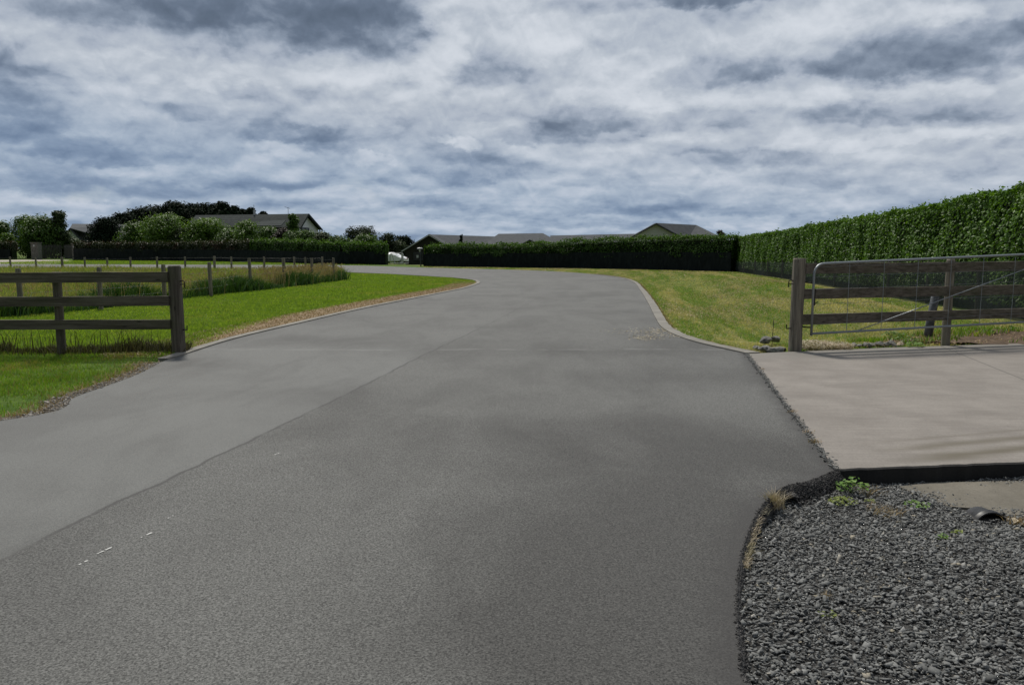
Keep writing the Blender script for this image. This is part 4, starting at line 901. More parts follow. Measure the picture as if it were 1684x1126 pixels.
# ------------------------------------------------------------------ hedges
def path_sample(line, t):
    P = np.array([(p[0], p[1]) for p in line]); L = np.r_[0, np.cumsum(np.hypot(*np.diff(P, axis=0).T))]
    s = t * L[-1]; x = np.interp(s, L, P[:, 0]); y = np.interp(s, L, P[:, 1])
    i = np.clip(np.searchsorted(L, s, side='right') - 1, 0, len(P) - 2); d = (P[i + 1] - P[i]) / np.hypot(*(P[i + 1] - P[i]).T)[:, None]
    return x, y, d, L[-1]
def hedge(name, label, line, hts, thick, side, leafL, dens, mat, z0=0, sprig=.1, rag=.12, seed=1, lower=0.0, cat='hedge', dens_near=None):
    """side: which side (+1 left of the path direction) faces the camera; hts heights along the path"""
    g = np.random.default_rng(seed); P0 = line[0]; t = thing(name, label, cat, (line[0][0], line[0][1], 0))
    ts = np.linspace(0, 1, len(hts)); H = lambda u: np.interp(u, ts, hts)
    _, _, _, L = path_sample(line, np.array([0., 1.]))
    Vs, Fs, Rs = [], [], []; off = 0
    Hm = max(hts)
    def emit(n, kind):
        nonlocal off
        u_ = g.random(n)
        if dens_near: u_ = dens_near(u_, g)
        x, y, d, _ = path_sample(line, u_); nrm = np.stack([-d[:, 1] * side, d[:, 0] * side], 1); hh = H(u_)
        bulge = rag * fnoise(u_ * L, 0 * u_, 2.2, seed + 1) ;
        if kind == 'front':
            z = lower + (hh - lower) * g.random(n); rnd = np.clip((z - (hh - .25)) / .25, 0, 1) ** 2 * .22
            o = thick / 2 - np.abs(g.normal(0, .10, n)) - rnd + rag * fnoise(u_ * L, z, 2.6, seed + 2)
            Nn = np.stack([nrm[:, 0], nrm[:, 1], np.full(n, .75)], 1)
        elif kind == 'back':
            z = lower + (hh - lower) * g.random(n); o = -thick / 2 + np.abs(g.normal(0, .08, n)); Nn = np.stack([-nrm[:, 0], -nrm[:, 1], np.full(n, .6)], 1)
        else:
            o = g.uniform(-.5, .5, n) * thick; z = hh - np.abs(g.normal(0, .06, n)) + rag * 1.1 * fnoise(u_ * L, o * 2, 2.6, seed + 3) + .05 * fnoise(u_ * L, o * 3, 9.0, seed + 5) + (g.random(n) < sprig) * g.random(n) ** 2 * (1.6 * leafL)
            Nn = np.stack([g.normal(0, .6, n), g.normal(0, .6, n), np.ones(n)], 1)
        Cc = np.stack([x + nrm[:, 0] * o, y + nrm[:, 1] * o, z0 + z], 1)
        Nn = Nn + g.normal(0, .55, (n, 3))
        dd = np.hypot(Cc[:, 0], Cc[:, 1]); sz = leafL * g.uniform(.6, 1.25, n)
        V, Fc, r = kites(Cc, Nn, sz, sz * .55, .22, None, seed + 7 + len(Vs))
        Vs.append(V); Fs.append(Fc + off); Rs.append(r); off += len(V)
    A = L * (Hm - lower)
    emit(int(A * dens), 'front'); emit(int(A * dens * .2), 'back'); emit(int(L * thick * dens * 1.6), 'top')
    # ends
    for e, sgn in ((0., -1), (1., 1)):
        n = int(thick * Hm * dens); x, y, d, _ = path_sample(line, np.full(n, e)); nrm = np.stack([-d[:, 1] * side, d[:, 0] * side], 1); hh = H(np.full(n, e))
        z = lower + (hh - lower) * g.random(n); o = g.uniform(-.5, .5, n) * thick; q = -np.abs(g.normal(0, .06, n))
        Cc = np.stack([x + nrm[:, 0] * o + d[:, 0] * sgn * q, y + nrm[:, 1] * o + d[:, 1] * sgn * q, z0 + z], 1)
        V, Fc, r = kites(Cc, np.stack([d[:, 0] * sgn, d[:, 1] * sgn, np.full(n, .6)], 1) + g.normal(0, .5, (n, 3)), leafL, leafL * .55, .22, None, seed + 30)
        Vs.append(V); Fs.append(Fc + off); Rs.append(r); off += len(V)
    nppart(npmesh('foliage', np.concatenate(Vs), np.concatenate(Fs), mat, attrs={'r': np.concatenate(Rs)}), t)
    # solid opaque core; the hedge's inner shade is put into its dark colour
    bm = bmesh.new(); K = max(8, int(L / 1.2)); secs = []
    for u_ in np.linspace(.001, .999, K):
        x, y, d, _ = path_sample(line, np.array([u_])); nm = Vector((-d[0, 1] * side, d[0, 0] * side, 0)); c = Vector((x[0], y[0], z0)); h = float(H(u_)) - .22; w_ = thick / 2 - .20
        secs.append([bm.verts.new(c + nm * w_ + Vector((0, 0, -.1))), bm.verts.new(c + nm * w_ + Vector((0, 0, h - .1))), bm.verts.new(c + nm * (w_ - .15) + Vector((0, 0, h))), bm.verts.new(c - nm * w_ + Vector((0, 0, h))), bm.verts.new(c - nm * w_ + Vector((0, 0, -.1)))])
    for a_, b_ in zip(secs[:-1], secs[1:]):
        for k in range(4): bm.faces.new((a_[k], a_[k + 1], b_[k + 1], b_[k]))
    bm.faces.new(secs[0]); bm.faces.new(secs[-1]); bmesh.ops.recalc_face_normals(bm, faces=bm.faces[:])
    part('dark_core', bm, core_m, t)
    return t
def cloth(name, label, line, o, hts, mat, side, spacing=3.0, z0=0, post_h=.06, seed=1, post_m=None, pin=.12):
    t = thing(name, label, 'windbreak', (line[0][0], line[0][1], 0)); _, _, _, L = path_sample(line, np.array([0., 1.])); ts = np.linspace(0, 1, len(hts))
    n = max(10, int(L / .5)); u_ = np.linspace(0, 1, n); x, y, d, _ = path_sample(line, u_); nrm = np.stack([-d[:, 1] * side, d[:, 0] * side], 1)
    rows = []; H = np.interp(u_, ts, hts)
    for f in (0, .35, .7, 1.0):
        oo = o + .05 * fnoise(u_ * L, 0 * u_ + f * 3, 1.8, seed); sag = .03 * fnoise(u_ * L, 0 * u_, 1.3, seed + 4) * (f == 1)
        rows.append(np.stack([x + nrm[:, 0] * oo, y + nrm[:, 1] * oo, z0 - .06 + f * H + sag], 1))
    V = np.concatenate(rows); i = np.arange(n - 1); Fc = np.concatenate([np.stack([k * n + i, k * n + i + 1, (k + 1) * n + i + 1, (k + 1) * n + i], 1) for k in range(3)])
    nppart(npmesh('cloth', V, Fc, mat, smooth_=True), t)
    for s in np.arange(.3, L, spacing):
        xx, yy, d, _ = path_sample(line, np.array([s / L])); nn = (-d[0, 1] * side, d[0, 0] * side); h = float(np.interp(s / L, ts, hts)) + post_h
        part('post', post_bm((xx[0] + nn[0] * (o - pin), yy[0] + nn[1] * (o - pin), z0 - .1), h + .1, .045, .02, 8), post_m or wood_z, t)
    return t
# tall hedge on the right (runs away from us); path from far to near: camera side is on the right-hand side of the direction -> side -1
nearbias = lambda u_, g: 1 - (1 - u_) ** 1.0
hl = [p + Vector((.55, 0, 0)) for p in hedge_line]
hedge('tall_hedge', 'tall glossy green clipped hedge receding along the right verge', hl, [2.32, 2.42, 2.52, 2.65, 2.74, 2.80, 2.98, 3.02], 1.3, -1, .105, 520, hedge_m, sprig=.06, rag=.07, seed=301, lower=.25)
cloth('shade_netting', 'dark green shade netting strung along the foot of the tall right hedge', hl, .80, [.75, .85, 1.0, 1.15, 1.2], net_m, -1, 3.2, seed=311)
ml = [p + Vector((0, .6, 0)) for p in mid_line]
hedge('clipped_hedge', 'long dark clipped hedge beyond the road bend in front of the grey roofs', ml, [1.75, 1.9, 1.85, 1.9, 2.15, 2.3, 2.35, 2.4, 2.4], 1.2, -1, .15, 210, far_hedge_m, sprig=.22, rag=.16, seed=303, lower=.9)
cloth('black_windbreak', 'black windbreak cloth stapled along the foot of the long clipped hedge', ml, .68, [1.15, 1.2, 1.25, 1.3, 1.4, 1.35], black_cloth, -1, 3.0, seed=312)
lh = [Vector(p) for p in ((-58.5, 105, 0), (-42, 99.5, 0), (-27.5, 89, 0), (-17, 79, 0), (-12.6, 78.4, 0))]
hA = [p for p in lh[:3]]; hA[-1] = Vector((-30.2, 91, 0))
hedge('brown_tipped_hedge', 'brown-tipped dark hedge behind black cloth left of centre below the green trees', hA, [2.3, 2.25, 2.3, 2.35], 1.3, -1, .22, 110, brown_hedge_m, sprig=.12, rag=.15, seed=304, lower=1.2)
hedge('green_hedge', 'green clipped hedge behind black cloth ending at the small pipe gate', [Vector((-30.0, 90.8, 0)), lh[2], lh[3], lh[4]], [2.5, 2.45, 2.4, 2.2, 2.05, 2.0], 1.3, -1, .20, 130, far_hedge_m, sprig=.2, rag=.16, seed=305, lower=1.0)
cloth('black_windbreak', 'black windbreak cloth along the left hedge below the white gabled house', [p for p in lh], .75, [1.6, 1.5, 1.45, 1.35, 1.3], black_cloth, -1, 4.0, seed=313)
hedge('end_hedge', 'dark hedge at the far left beyond the timber entrance gate', [Vector((-120, 124, 0)), Vector((-72.5, 113.5, 0))], [2.5, 2.5, 2.4], 1.3, -1, .26, 90, brown_hedge_m, sprig=.12, rag=.18, seed=306, lower=1.2)
cloth('black_windbreak', 'black windbreak cloth at the far left beyond the entrance gate', [Vector((-120, 124, 0)), Vector((-72.5, 113.5, 0))], .75, [1.5, 1.5], black_cloth, -1, 4.0, seed=314)

# ------------------------------------------------------------------ paddock wire fences
t = thing('wire_fence', 'post and wire fence along the weedy near side of the paddock', 'fence', (-12, 18, 0))
pts = []
for px, Yd, h in ((30, 18.6, 1.12), (162, 20.6, 1.10), (268, 23.2, 1.12), (345, 26.2, 1.13), (411, 30.2, 1.22), (466, 33.6, 1.18), (512, 36.6, 1.13), (548, 39.6, 1.12)):
    xx = (px - CX) / F * (Yd * math.cos(PITCH) + .6 * math.sin(PITCH)) ; z = float(hgt(xx, Yd)); pts.append((xx, Yd, z, h))
    part('post', post_bm((xx, Yd, z), h - z, .075 if px == 466 else .062, .04, 9, (random.uniform(-.02, .02), 0)), wood_zl, t)
for f in (.93, .72, .5, .28):
    bm = bmesh.new(); tube(bm, [(p[0], p[1] - .07, p[2] + p[3] * f) for p in pts], .004, 4); part('wire', bm, wire_m, t)
t = thing('wire_fence', 'thin post and wire fence on the far side of the paddock before the far road', 'fence', (-30, 56, 0))
pts = []
for px, top_, bot_ in ((-30, 422, 441), (18, 422, 441.5), (60, 423, 441.5), (103, 423, 443), (140, 423, 443.5), (177, 424, 444.5), (215, 423, 445.5), (259, 422, 445.5), (305, 422, 445), (353, 421, 445), (381, 422, 446), (435, 422, 447), (485, 422, 447), (503, 423, 448), (530, 422, 448)):
    p = G(px, bot_); q = at(px, top_, p.y); p.z = float(hgt(p.x, p.y)); pts.append((p.x, p.y, p.z, q.z - p.z))
    part('post', post_bm(p, q.z - p.z, .095 if px in (103, 353) else .07, .05, 7, (random.uniform(-.03, .03), 0)), wood_zl, t)
for f in (.9, .55):
    bm = bmesh.new(); tube(bm, [(p[0], p[1] - .1, p[2] + p[3] * f) for p in pts], .006, 4); part('wire', bm, wire_m, t)

# ------------------------------------------------------------------ trees
def tree(name, label, px, top, Y, wpx, mat, kind='round', leaf=.28, n=5200, base_z=0, seed=1, group=None, bot=None, cat='tree'):
    g = np.random.default_rng(seed); ppm = F / Y; c = at(px, top, Y); topz = c.z; W_ = wpx / ppm / 2; botz = max(.3, at(px, bot, Y).z if bot else base_z + .8)
    t = thing(name, label, cat, (c.x, Y, base_z), group); Hc = topz - botz
    K = {'round': 14, 'open': 16, 'cone': 13, 'flat': 12}[kind]; cl = []
    for k in range(K):
        f = (k + .5) / K; z = botz + Hc * f
        env = {'round': math.sqrt(max(.05, 1 - (2 * f - .95) ** 2 * .85)), 'open': math.sqrt(max(.08, 1 - (2 * f - .9) ** 2 * .8)), 'cone': (1 - f) ** .75 + .12, 'flat': .55 + .45 * f}[kind]
        a = k * 2.4 + g.uniform(-.4, .4); rr = W_ * env * g.uniform(.15, .62)
        s = (.52 if kind != 'cone' else .38) * min(W_, Hc * .8) * g.uniform(.8, 1.25) * (1 if f < .85 else .75)
        cl.append((c.x + rr * math.cos(a) * 1.15, Y + rr * math.sin(a), min(z, topz - s * .8), s * g.uniform(1.0, 1.4), s, s * g.uniform(.75, 1.0)))
    cl.append((c.x + g.uniform(-.2, .2) * W_, Y, topz - .28 * W_, .32 * W_, .32 * W_, .28 * W_))
    vol = np.array([q[3] * q[4] for q in cl]); cnt = (vol / vol.sum() * n * 1.35).astype(int); Cs, Ns = [], []
    for q, m_ in zip(cl, cnt):
        d = g.normal(size=(m_, 3)); d /= np.linalg.norm(d, axis=1, keepdims=True); rad = (g.random((m_, 1)) ** .45) * (1.06 if kind != 'open' else 1.25)
        lump = 1 + .22 * np.sin(d[:, :1] * 7 + q[0]) * np.sin(d[:, 2:] * 6 + q[2])
        Cs.append(np.array(q[:3]) + d * rad * lump * np.array(q[3:])); Ns.append(d * .8 + np.array([0, 0, .55]) + g.normal(0, .4, (m_, 3)))
    Cc = np.concatenate(Cs); V, Fc, r = kites(Cc, np.concatenate(Ns), leaf * g.uniform(.6, 1.5, len(Cc)), leaf * .75, .2, None, seed)
    bm = bmesh.new(); tr = .035 * (topz - base_z) + .06
    tube(bm, [(c.x, Y, base_z - .2), (c.x + .08, Y, base_z + (botz - base_z) * .8), (c.x, Y, botz + Hc * .35), (c.x + .1, Y, botz + Hc * .75)], [tr * 1.25, tr, tr * .7, tr * .2], 7)
    for q in cl[::2]: tube(bm, [(c.x, Y, botz + (q[2] - botz) * .35), ((c.x + q[0]) / 2, (Y + q[1]) / 2, botz + (q[2] - botz) * .75), q[:3]], [tr * .4, tr * .25, tr * .08], 5, False)
    part('trunk', bm, bark_m, t)
    nppart(npmesh('crown', V, Fc, mat, attrs={'r': r}), t)
    return t
# dark grove behind, left
GR = 'dark trees of the hilltop grove behind the left house'
for i, (px, top_, w_, lb) in enumerate(((203, 350, 62, 'lowest dark grove tree at the left end of the grove'), (230, 343, 66, 'dark grove tree second from the left end of the grove'), (256, 339, 64, 'dark grove tree third from the left, above the pale green tree'), (286, 331, 62, 'tallest dark grove tree with a pointed top'), (312, 336, 60, 'dark grove tree right of the tallest one'),
                                        (335, 335, 56, 'dark grove tree above the left end of the house roof'), (360, 332, 52, 'dark rounded grove tree directly above the left roof'), (384, 339, 40, 'narrow dark grove tree near the right end of the grove'), (398, 344, 22, 'small dark tree left of the roof flue'), (412, 342, 28, 'dark tree just behind the roof flue'), (432, 348, 20, 'last small dark tree peeping over the roof right of the flue'))):
    tree('macrocarpa_tree', lb, px, top_, 165 + (i % 3) * 6, w_, tree_dark, 'round', .5, 7000, 0, 400 + i, GR)
T = tree
T('shrub_tree', 'dark green tree at the very left edge of the view', 0, 364, 122, 46, tree_mid, 'round', .3, 4200, 0, 421)
T('shrub_tree', 'loose grey-green tree left of the larger left-hand tree', 42, 355, 124, 46, tree_mid, 'open', .28, 4200, 0, 422)
T('round_tree', 'broad dark green tree standing behind the timber entrance gate', 66, 356, 120, 62, tree_mid, 'round', .3, 7000, 0, 423)
T('conical_tree', 'pointed loose-branched tree right of the broad tree behind the entrance gate', 95, 346, 121, 50, tree_olive, 'cone', .28, 6000, 0, 424)
T('bush', 'small light green bush at the far left behind the hedge', 12, 383, 118, 26, tree_green, 'round', .24, 2200, 0, 425, cat='bush')
T('round_tree', 'dense dark rounded tree left of the pale green tree', 172, 358, 114, 58, tree_dark, 'round', .28, 9000, 0, 426)
T('shrub_tree', 'green bushy tree just right of the dense dark rounded tree', 222, 366, 110, 54, tree_mid, 'round', .26, 4500, 0, 427)
T('shrub_tree', 'pale bright green tree in front of the dark grove', 272, 353, 108, 66, tree_green, 'open', .26, 8000, 0, 428)
T('shrub_tree', 'green tree in front of the left end of the house roof', 340, 358, 106, 72, tree_green, 'round', .26, 7000, 0, 429)
T('shrub_tree', 'mid green tree in front of the middle of the house', 403, 363, 104, 58, tree_green, 'round', .25, 5500, 0, 430)
T('bush', 'dark bush between two green trees before the house wall', 438, 372, 103, 46, tree_mid, 'round', .24, 3200, 0, 431, cat='bush')
T('bush', 'bronze-leaved rounded bush in front of the house', 463, 375, 101, 34, tree_purple, 'round', .22, 3000, 0, 432, cat='bush')
T('shrub_tree', 'spiky green tree reaching over the roof before the white gable', 482, 352, 102, 34, tree_mid, 'cone', .22, 3800, 0, 433)
T('bush', 'green bush under the white gable window', 505, 380, 99, 42, tree_mid, 'round', .24, 3200, 0, 434, cat='bush')
T('bush', 'bushy shrub at the right corner of the white gabled house', 530, 381, 96, 42, tree_olive, 'round', .24, 3200, 0, 435, cat='bush')
T('bush', 'low green shrub right of the white gabled house behind the hedge', 556, 388, 92, 40, tree_mid, 'round', .22, 2600, 0, 436, cat='bush')
T('bush', 'low dark green bush between the first two green trees before the tiled roof', 374, 378, 104, 48, tree_mid, 'round', .25, 4200, 0, 444, cat='bush')
T('bush', 'dark low bush right of the pale bright green tree', 306, 375, 107, 44, tree_olive, 'round', .25, 4200, 0, 445, cat='bush')
T('bush', 'low bush under the spiky tree before the white gable', 484, 380, 100, 44, tree_mid, 'round', .24, 3600, 0, 446, cat='bush')
T('twiggy_tree', 'thin grey twiggy tree above the hedge left of the pipe gate', 592, 373, 112, 62, tree_grey, 'round', .24, 6500, 0, 437)
T('bush', 'light green shrub below the twiggy tree', 600, 385, 90, 44, tree_mid, 'round', .22, 3200, 0, 438, cat='bush')
T('shrub_tree', 'olive tree between the twiggy tree and the dark gabled house', 638, 384, 116, 34, tree_grey, 'open', .24, 3000, -.8, 439)
T('round_tree', 'small dark round tree touching the left eave of the dark gabled house', 664, 388, 124, 30, tree_dark, 'round', .26, 4200, -.8, 440)
T('shrub_tree', 'dark bushy tree behind the pipe gate', 650, 396, 121, 34, tree_olive, 'round', .26, 3200, -.8, 441)
T('flax_bush', 'dark spiky bush rising behind the junction of the two right hedges', 1185, 379, 66, 24, tree_purple, 'cone', .18, 1500, 0, 442, cat='bush')
T('young_tree', 'slim dark sapling rising in front of the grey roof left of centre', 758, 387, 74, 9, tree_dark, 'cone', .16, 500, 0, 443)

# ------------------------------------------------------------------ houses
def prism_roof(bm, A, B, wl, wr, ez, over=.3):
    pass
def poly_face(bm, pts): return bm.faces.new([bm.verts.new(p) for p in pts])
def slab_roof(name, faces, mat, parent, th=.14):
    bm = bmesh.new()
    for f in faces:
        f = [Vector(p) for p in f]; nrm = (f[1] - f[0]).cross(f[2] - f[0]).normalized()
        if nrm.z < 0: nrm = -nrm
        top_ = [bm.verts.new(p) for p in f]; bt_ = [bm.verts.new(p - nrm * th) for p in f]
        bm.faces.new(top_); bm.faces.new(bt_[::-1])
        for i in range(len(f)): bm.faces.new((top_[i], bt_[i], bt_[(i + 1) % len(f)], top_[(i + 1) % len(f)]))
    bmesh.ops.recalc_face_normals(bm, faces=bm.faces[:]); return part(name, bm, mat, parent)
def roof_mat(name, a, b, sc):
    m, N = new_mat(name); x_, y_, z_ = N.sep(N.pos())
    w = N.m('FRACT', N.m('MULTIPLY', z_, sc)); n = N.noise(N.pos(), 2, 3)
    col = N.mix(N.mr(n, .3, .7), a, b); col = N.mix(N.mr(w, .0, .35, .65, 0), col, (a[0] * .35, a[1] * .35, a[2] * .35))
    return finish(m, N, col, .9, None, 0, .08)
tile_roof = roof_mat('dark_tile_roof', (.026, .032, .032), (.042, .049, .048), 3.3)
def gable_house(label, name, Y, D_, xl, xr, apex_px, apex_py, eave_z, base_z, wall_m, roof_m, trim_m, ridge='y', over=.45):
    "gable wall facing the camera"
    ax = at(apex_px, apex_py, Y); X0 = at(xl, apex_py, Y).x; X1 = at(xr, apex_py, Y).x
    t = thing(name, label, 'house', ((X0 + X1) / 2, Y, base_z))
    bm = bmesh.new(); i0, i1 = X0 + over, X1 - over; zz = ax.z - .12
    sl0 = (ax.z - eave_z) / (ax.x - X0); e0 = eave_z + sl0 * over - .1; sl1 = (ax.z - eave_z) / (X1 - ax.x); e1 = eave_z + sl1 * over - .1
    prof = [(i0, base_z - .3), (i1, base_z - .3), (i1, e1), (ax.x, zz - .05), (i0, e0)]
    f = [bm.verts.new((x, Y, z)) for x, z in prof]; b = [bm.verts.new((x, Y + D_, z)) for x, z in prof]
    bm.faces.new(f); bm.faces.new(b[::-1])
    for i in range(5): bm.faces.new((f[i], b[i], b[(i + 1) % 5], f[(i + 1) % 5]))
    bmesh.ops.recalc_face_normals(bm, faces=bm.faces[:]); w = part('wall', bm, wall_m, t)
    slab_roof('roof', [[(X0, Y - .45, eave_z), (X0, Y + D_, eave_z), (ax.x, Y + D_, ax.z), (ax.x, Y - .45, ax.z)], [(ax.x, Y - .45, ax.z), (ax.x, Y + D_, ax.z), (X1, Y + D_, eave_z), (X1, Y - .45, eave_z)]], roof_m, t)
    bm = bmesh.new()
    beam(bm, (X0 - .05, Y - .5, eave_z - .13), (ax.x, Y - .5, ax.z - .13), .05, .13); beam(bm, (ax.x, Y - .503, ax.z - .13), (X1 + .05, Y - .503, eave_z - .13), .05, .13)
    part('bargeboard', bm, trim_m, t)
    return t, ax, X0, X1
# dark gabled house
t, ax, X0, X1 = gable_house('low dark brick house with gable end facing the road and long grey roof', 'brick_house', 110, 12, 661, 750, 706, 385, at(661, 412, 110).z, -.85, dark_brick, roof_grey, trim_w)
Y0 = 110
r1 = at(706, 385.5, 118); slab_roof('roof', [[(ax.x + .2, 113, at(706, 413, 113).z), (at(816, 400, 113).x, 113, at(816, 413, 113).z), (at(816, 388, 118).x, 118, at(816, 389, 118).z), (r1.x, 118, r1.z)]], roof_grey, t)
# hipped centre block
P0 = lambda px, py, Y: tuple(at(px, py, Y))
slab_roof('roof', [[P0(785, 408, 111), P0(800, 414, 109), P0(935, 414, 109), P0(893, 383.5, 117), P0(820, 384.5, 117)], [P0(893, 383.6, 117.05), P0(935, 414, 109.05), P0(950, 414, 121)], [P0(820, 384.5, 117.05), P0(893, 383.5, 117.05), P0(935, 414, 126), P0(785, 414, 126)]], roof_grey, t)
slab_roof('roof', [[P0(905, 413, 112), P0(1060, 413, 112), P0(1046, 384.5, 120), P0(905, 387.5, 119)], [P0(905, 387.4, 119.05), P0(1046, 384.4, 120.05), P0(1055, 405, 128), P0(905, 405, 128)]], roof_grey, t)
bm = bmesh.new(); xa, xb = at(800, 400, 112).x, at(1050, 400, 114).x; box(bm, xa, xb, 113.5, 124, -1.1, at(800, 411, 113).z); part('wall', bm, dark_brick, t)
# small gable porch in front
gx = at(871, 394, 108); gl = at(850, 405, 108); gr = at(898, 407, 108)
slab_roof('porch_roof', [[tuple(gl), (gl.x, 113, gl.z), (gx.x, 113, gx.z), tuple(gx)], [tuple(gx), (gx.x, 113, gx.z), (gr.x, 113, gl.z), (gr.x, 108, gl.z)]], roof_grey, t, .1)
bm = bmesh.new(); f = [bm.verts.new(p) for p in ((gl.x + .3, 108.3, -.9), (gr.x - .3, 108.3, -.9), (gr.x - .3, 108.3, gl.z + .05), (gx.x, 108.3, gx.z - .15), (gl.x + .3, 108.3, gl.z + .05))]; bm.faces.new(f)
r_ = bmesh.ops.extrude_face_region(bm, geom=bm.faces[:]); bmesh.ops.translate(bm, verts=[v for v in r_['geom'] if isinstance(v, bmesh.types.BMVert)], vec=(0, 5, 0)); bmesh.ops.recalc_face_normals(bm, faces=bm.faces[:]); part('porch_wall', bm, dark_brick, t)
bm = bmesh.new(); beam(bm, (gl.x, 107.97, gl.z - .08), (gx.x, 107.97, gx.z - .08), .04, .14); beam(bm, (gx.x, 107.965, gx.z - .08), (gr.x, 107.965, gl.z - .08), .04, .14); part('bargeboard', bm, trim_d, t)
bm = bmesh.new(); a_, b_ = at(681, 427, 110), at(694, 416, 110); box(bm, a_.x, b_.x, 109.93, 109.99, a_.z, b_.z); wn = part('window', bm, win_m, t)
bm = bmesh.new()
for x0_, x1_, z0_, z1_ in ((a_.x - .08, b_.x + .08, b_.z, b_.z + .1), (a_.x - .08, b_.x + .08, a_.z - .1, a_.z), (a_.x - .08, a_.x, a_.z, b_.z), (b_.x, b_.x + .08, a_.z, b_.z)): box(bm, x0_, x1_, 109.88, 109.985, z0_, z1_)
part('frame', bm, trim_d, wn)
bm = bmesh.new(); a_, b_ = at(685, 424, 109.9), at(688.3, 419.5, 109.9); box(bm, a_.x, b_.x, 109.89, 109.925, a_.z, b_.z); part('pale_patch', bm, trim_w, wn)  # small pale rectangle set in the window
bm = bmesh.new(); tube(bm, [at(760, 396, 114), at(760, 385, 114)], .09, 8); part('flue', bm, trim_d, t)
# weatherboard house on the right
def wb_mat():
    m, N = new_mat('grey_weatherboard'); x_, y_, z_ = N.sep(N.pos()); w = N.m('FRACT', N.m('MULTIPLY', z_, 4.5))
    return finish(m, N, N.mix(N.mr(w, 0, .25, .6, 0), (.50, .50, .49), (.24, .24, .235)), .7)
wbm = wb_mat()
t, ax, X0, X1 = gable_house('pale weatherboard house with grey hipped roof above the hedge right of centre', 'weatherboard_house', 104, .6, 1028, 1130, 1078, 367, at(1028, 394.5, 104).z, -.85, wbm, roof_grey, trim_d)
slab_roof('roof', [[(ax.x, 103.6, ax.z + .01), P0(1145, 370, 108), P0(1180, 392, 103), (X1 + .02, 103.6, at(1128, 394.5, 104).z + .01)], [P0(1145, 370, 108.02), P0(1182, 388, 114), P0(1180, 392, 103.02)], [(ax.x, 104.7, ax.z), (X0, 104.7, at(1028, 394.5, 104).z), P0(1040, 392, 114), P0(1145, 370, 108.03), P0(1182, 388, 114)]], roof_grey, t)
bm = bmesh.new(); box(bm, X0 + 1, at(1174, 390, 104).x, 104.8, 112, -1.1, at(1100, 394, 104).z); part('wall', bm, wbm, t)
bm = bmesh.new(); tube(bm, [at(1132, 388, 105.5), at(1132, 382, 105.5)], .06, 8); part('vent', bm, trim_w, t)
# left white gabled house: ridge runs across the view, gable end to the right and slightly forward
t = thing('gabled_house', 'long dark-tiled house with white gable end above the green trees on the left', 'house', (-35, 118, 0))
rl_, rr_ = at(322, 354, 122), at(507, 351.5, 114); fe = 376
slab_roof('roof', [[P0(305, 373, 118), P0(494, 374, 110), tuple(rr_), tuple(rl_)], [tuple(rl_), tuple(rr_), P0(530, 377, 117.5), P0(345, 371, 128)]], tile_roof, t)
ga, gb_ = at(494, 376, 110.3), at(527, 378, 117.2); gm = at(506, 353.5, 113.9)
bm = bmesh.new(); bs = 0
pts = [Vector((ga.x - .35, ga.y, bs)), Vector((gb_.x - .35, gb_.y, bs)), Vector((gb_.x - .35, gb_.y, gb_.z)), Vector((gm.x - .35, gm.y, gm.z)), Vector((ga.x - .35, ga.y, ga.z))]
fa = bm.faces.new([bm.verts.new(p) for p in pts]); r_ = bmesh.ops.extrude_face_region(bm, geom=[fa])
dirw = Vector((rl_.x - rr_.x, rl_.y - rr_.y, 0)).normalized() * 17.5
bmesh.ops.translate(bm, verts=[v for v in r_['geom'] if isinstance(v, bmesh.types.BMVert)], vec=dirw); bmesh.ops.recalc_face_normals(bm, faces=bm.faces[:]); part('wall', bm, white_p, t)
bm = bmesh.new(); beam(bm, P0(494, 376, 109.9), P0(507.5, 353, 113.8), .06, .3); beam(bm, P0(507.5, 352.6, 113.8), P0(530.5, 379, 117.6), .06, .3); part('bargeboard', bm, tile_roof, t)
d_ = (gb_ - ga); d_.z = 0; d_.normalize(); nn = Vector((d_.y, -d_.x, 0))
w0 = ga + d_ * 1.2 + Vector((-.35, 0, 0)); zt, zb = at(505, 374.5, 112).z, at(505, 384, 112).z
bm = bmesh.new(); 
for k in (0, 1.25): 
    p, q = w0 + d_ * k + nn * .04, w0 + d_ * (k + 1.1) + nn * .04; fa = bm.faces.new([bm.verts.new((p.x, p.y, zb)), bm.verts.new((q.x, q.y, zb)), bm.verts.new((q.x, q.y, zt)), bm.verts.new((p.x, p.y, zt))])
w_ = part('window', bm, win_m, t)
bm = bmesh.new()
for k in (-.06, 1.175, 2.41): beam(bm, Vector((0, 0, zb)) + Vector(((w0 + d_ * k + nn * .06).x, (w0 + d_ * k + nn * .06).y, 0)), Vector(((w0 + d_ * k + nn * .06).x, (w0 + d_ * k + nn * .06).y, zt)), .08, .08)
for zz in (zb, zt): A = w0 + d_ * -.1 + nn * .07; B = w0 + d_ * 2.45 + nn * .07; beam(bm, (A.x, A.y, zz), (B.x, B.y, zz), .08, .09)
part('frame', bm, trim_d, w_)
bm = bmesh.new(); c = at(418, 352, 117.5); tube(bm, [c - Vector((0, 0, .4)), c + Vector((0, 0, .55))], .14, 8); tube(bm, [c + Vector((0, 0, .5)), c + Vector((0, 0, 1.35))], .045, 6); part('flue', bm, trim_w, t)
bm = bmesh.new(); c = at(474, 350, 114); tube(bm, [c - Vector((0, 0, .8)), c + Vector((0, 0, .8))], .03, 5); tube(bm, [c + Vector((-.5, 0, .85)), c + Vector((.3, 0, .6))], .025, 5); part('aerial', bm, trim_d, t)
# lean-to / porch roof in front
slab_roof('porch_roof', [[P0(415, 371, 106), P0(462, 371, 106), P0(470, 362, 111), P0(430, 364, 111)]], tile_roof, t, .1)
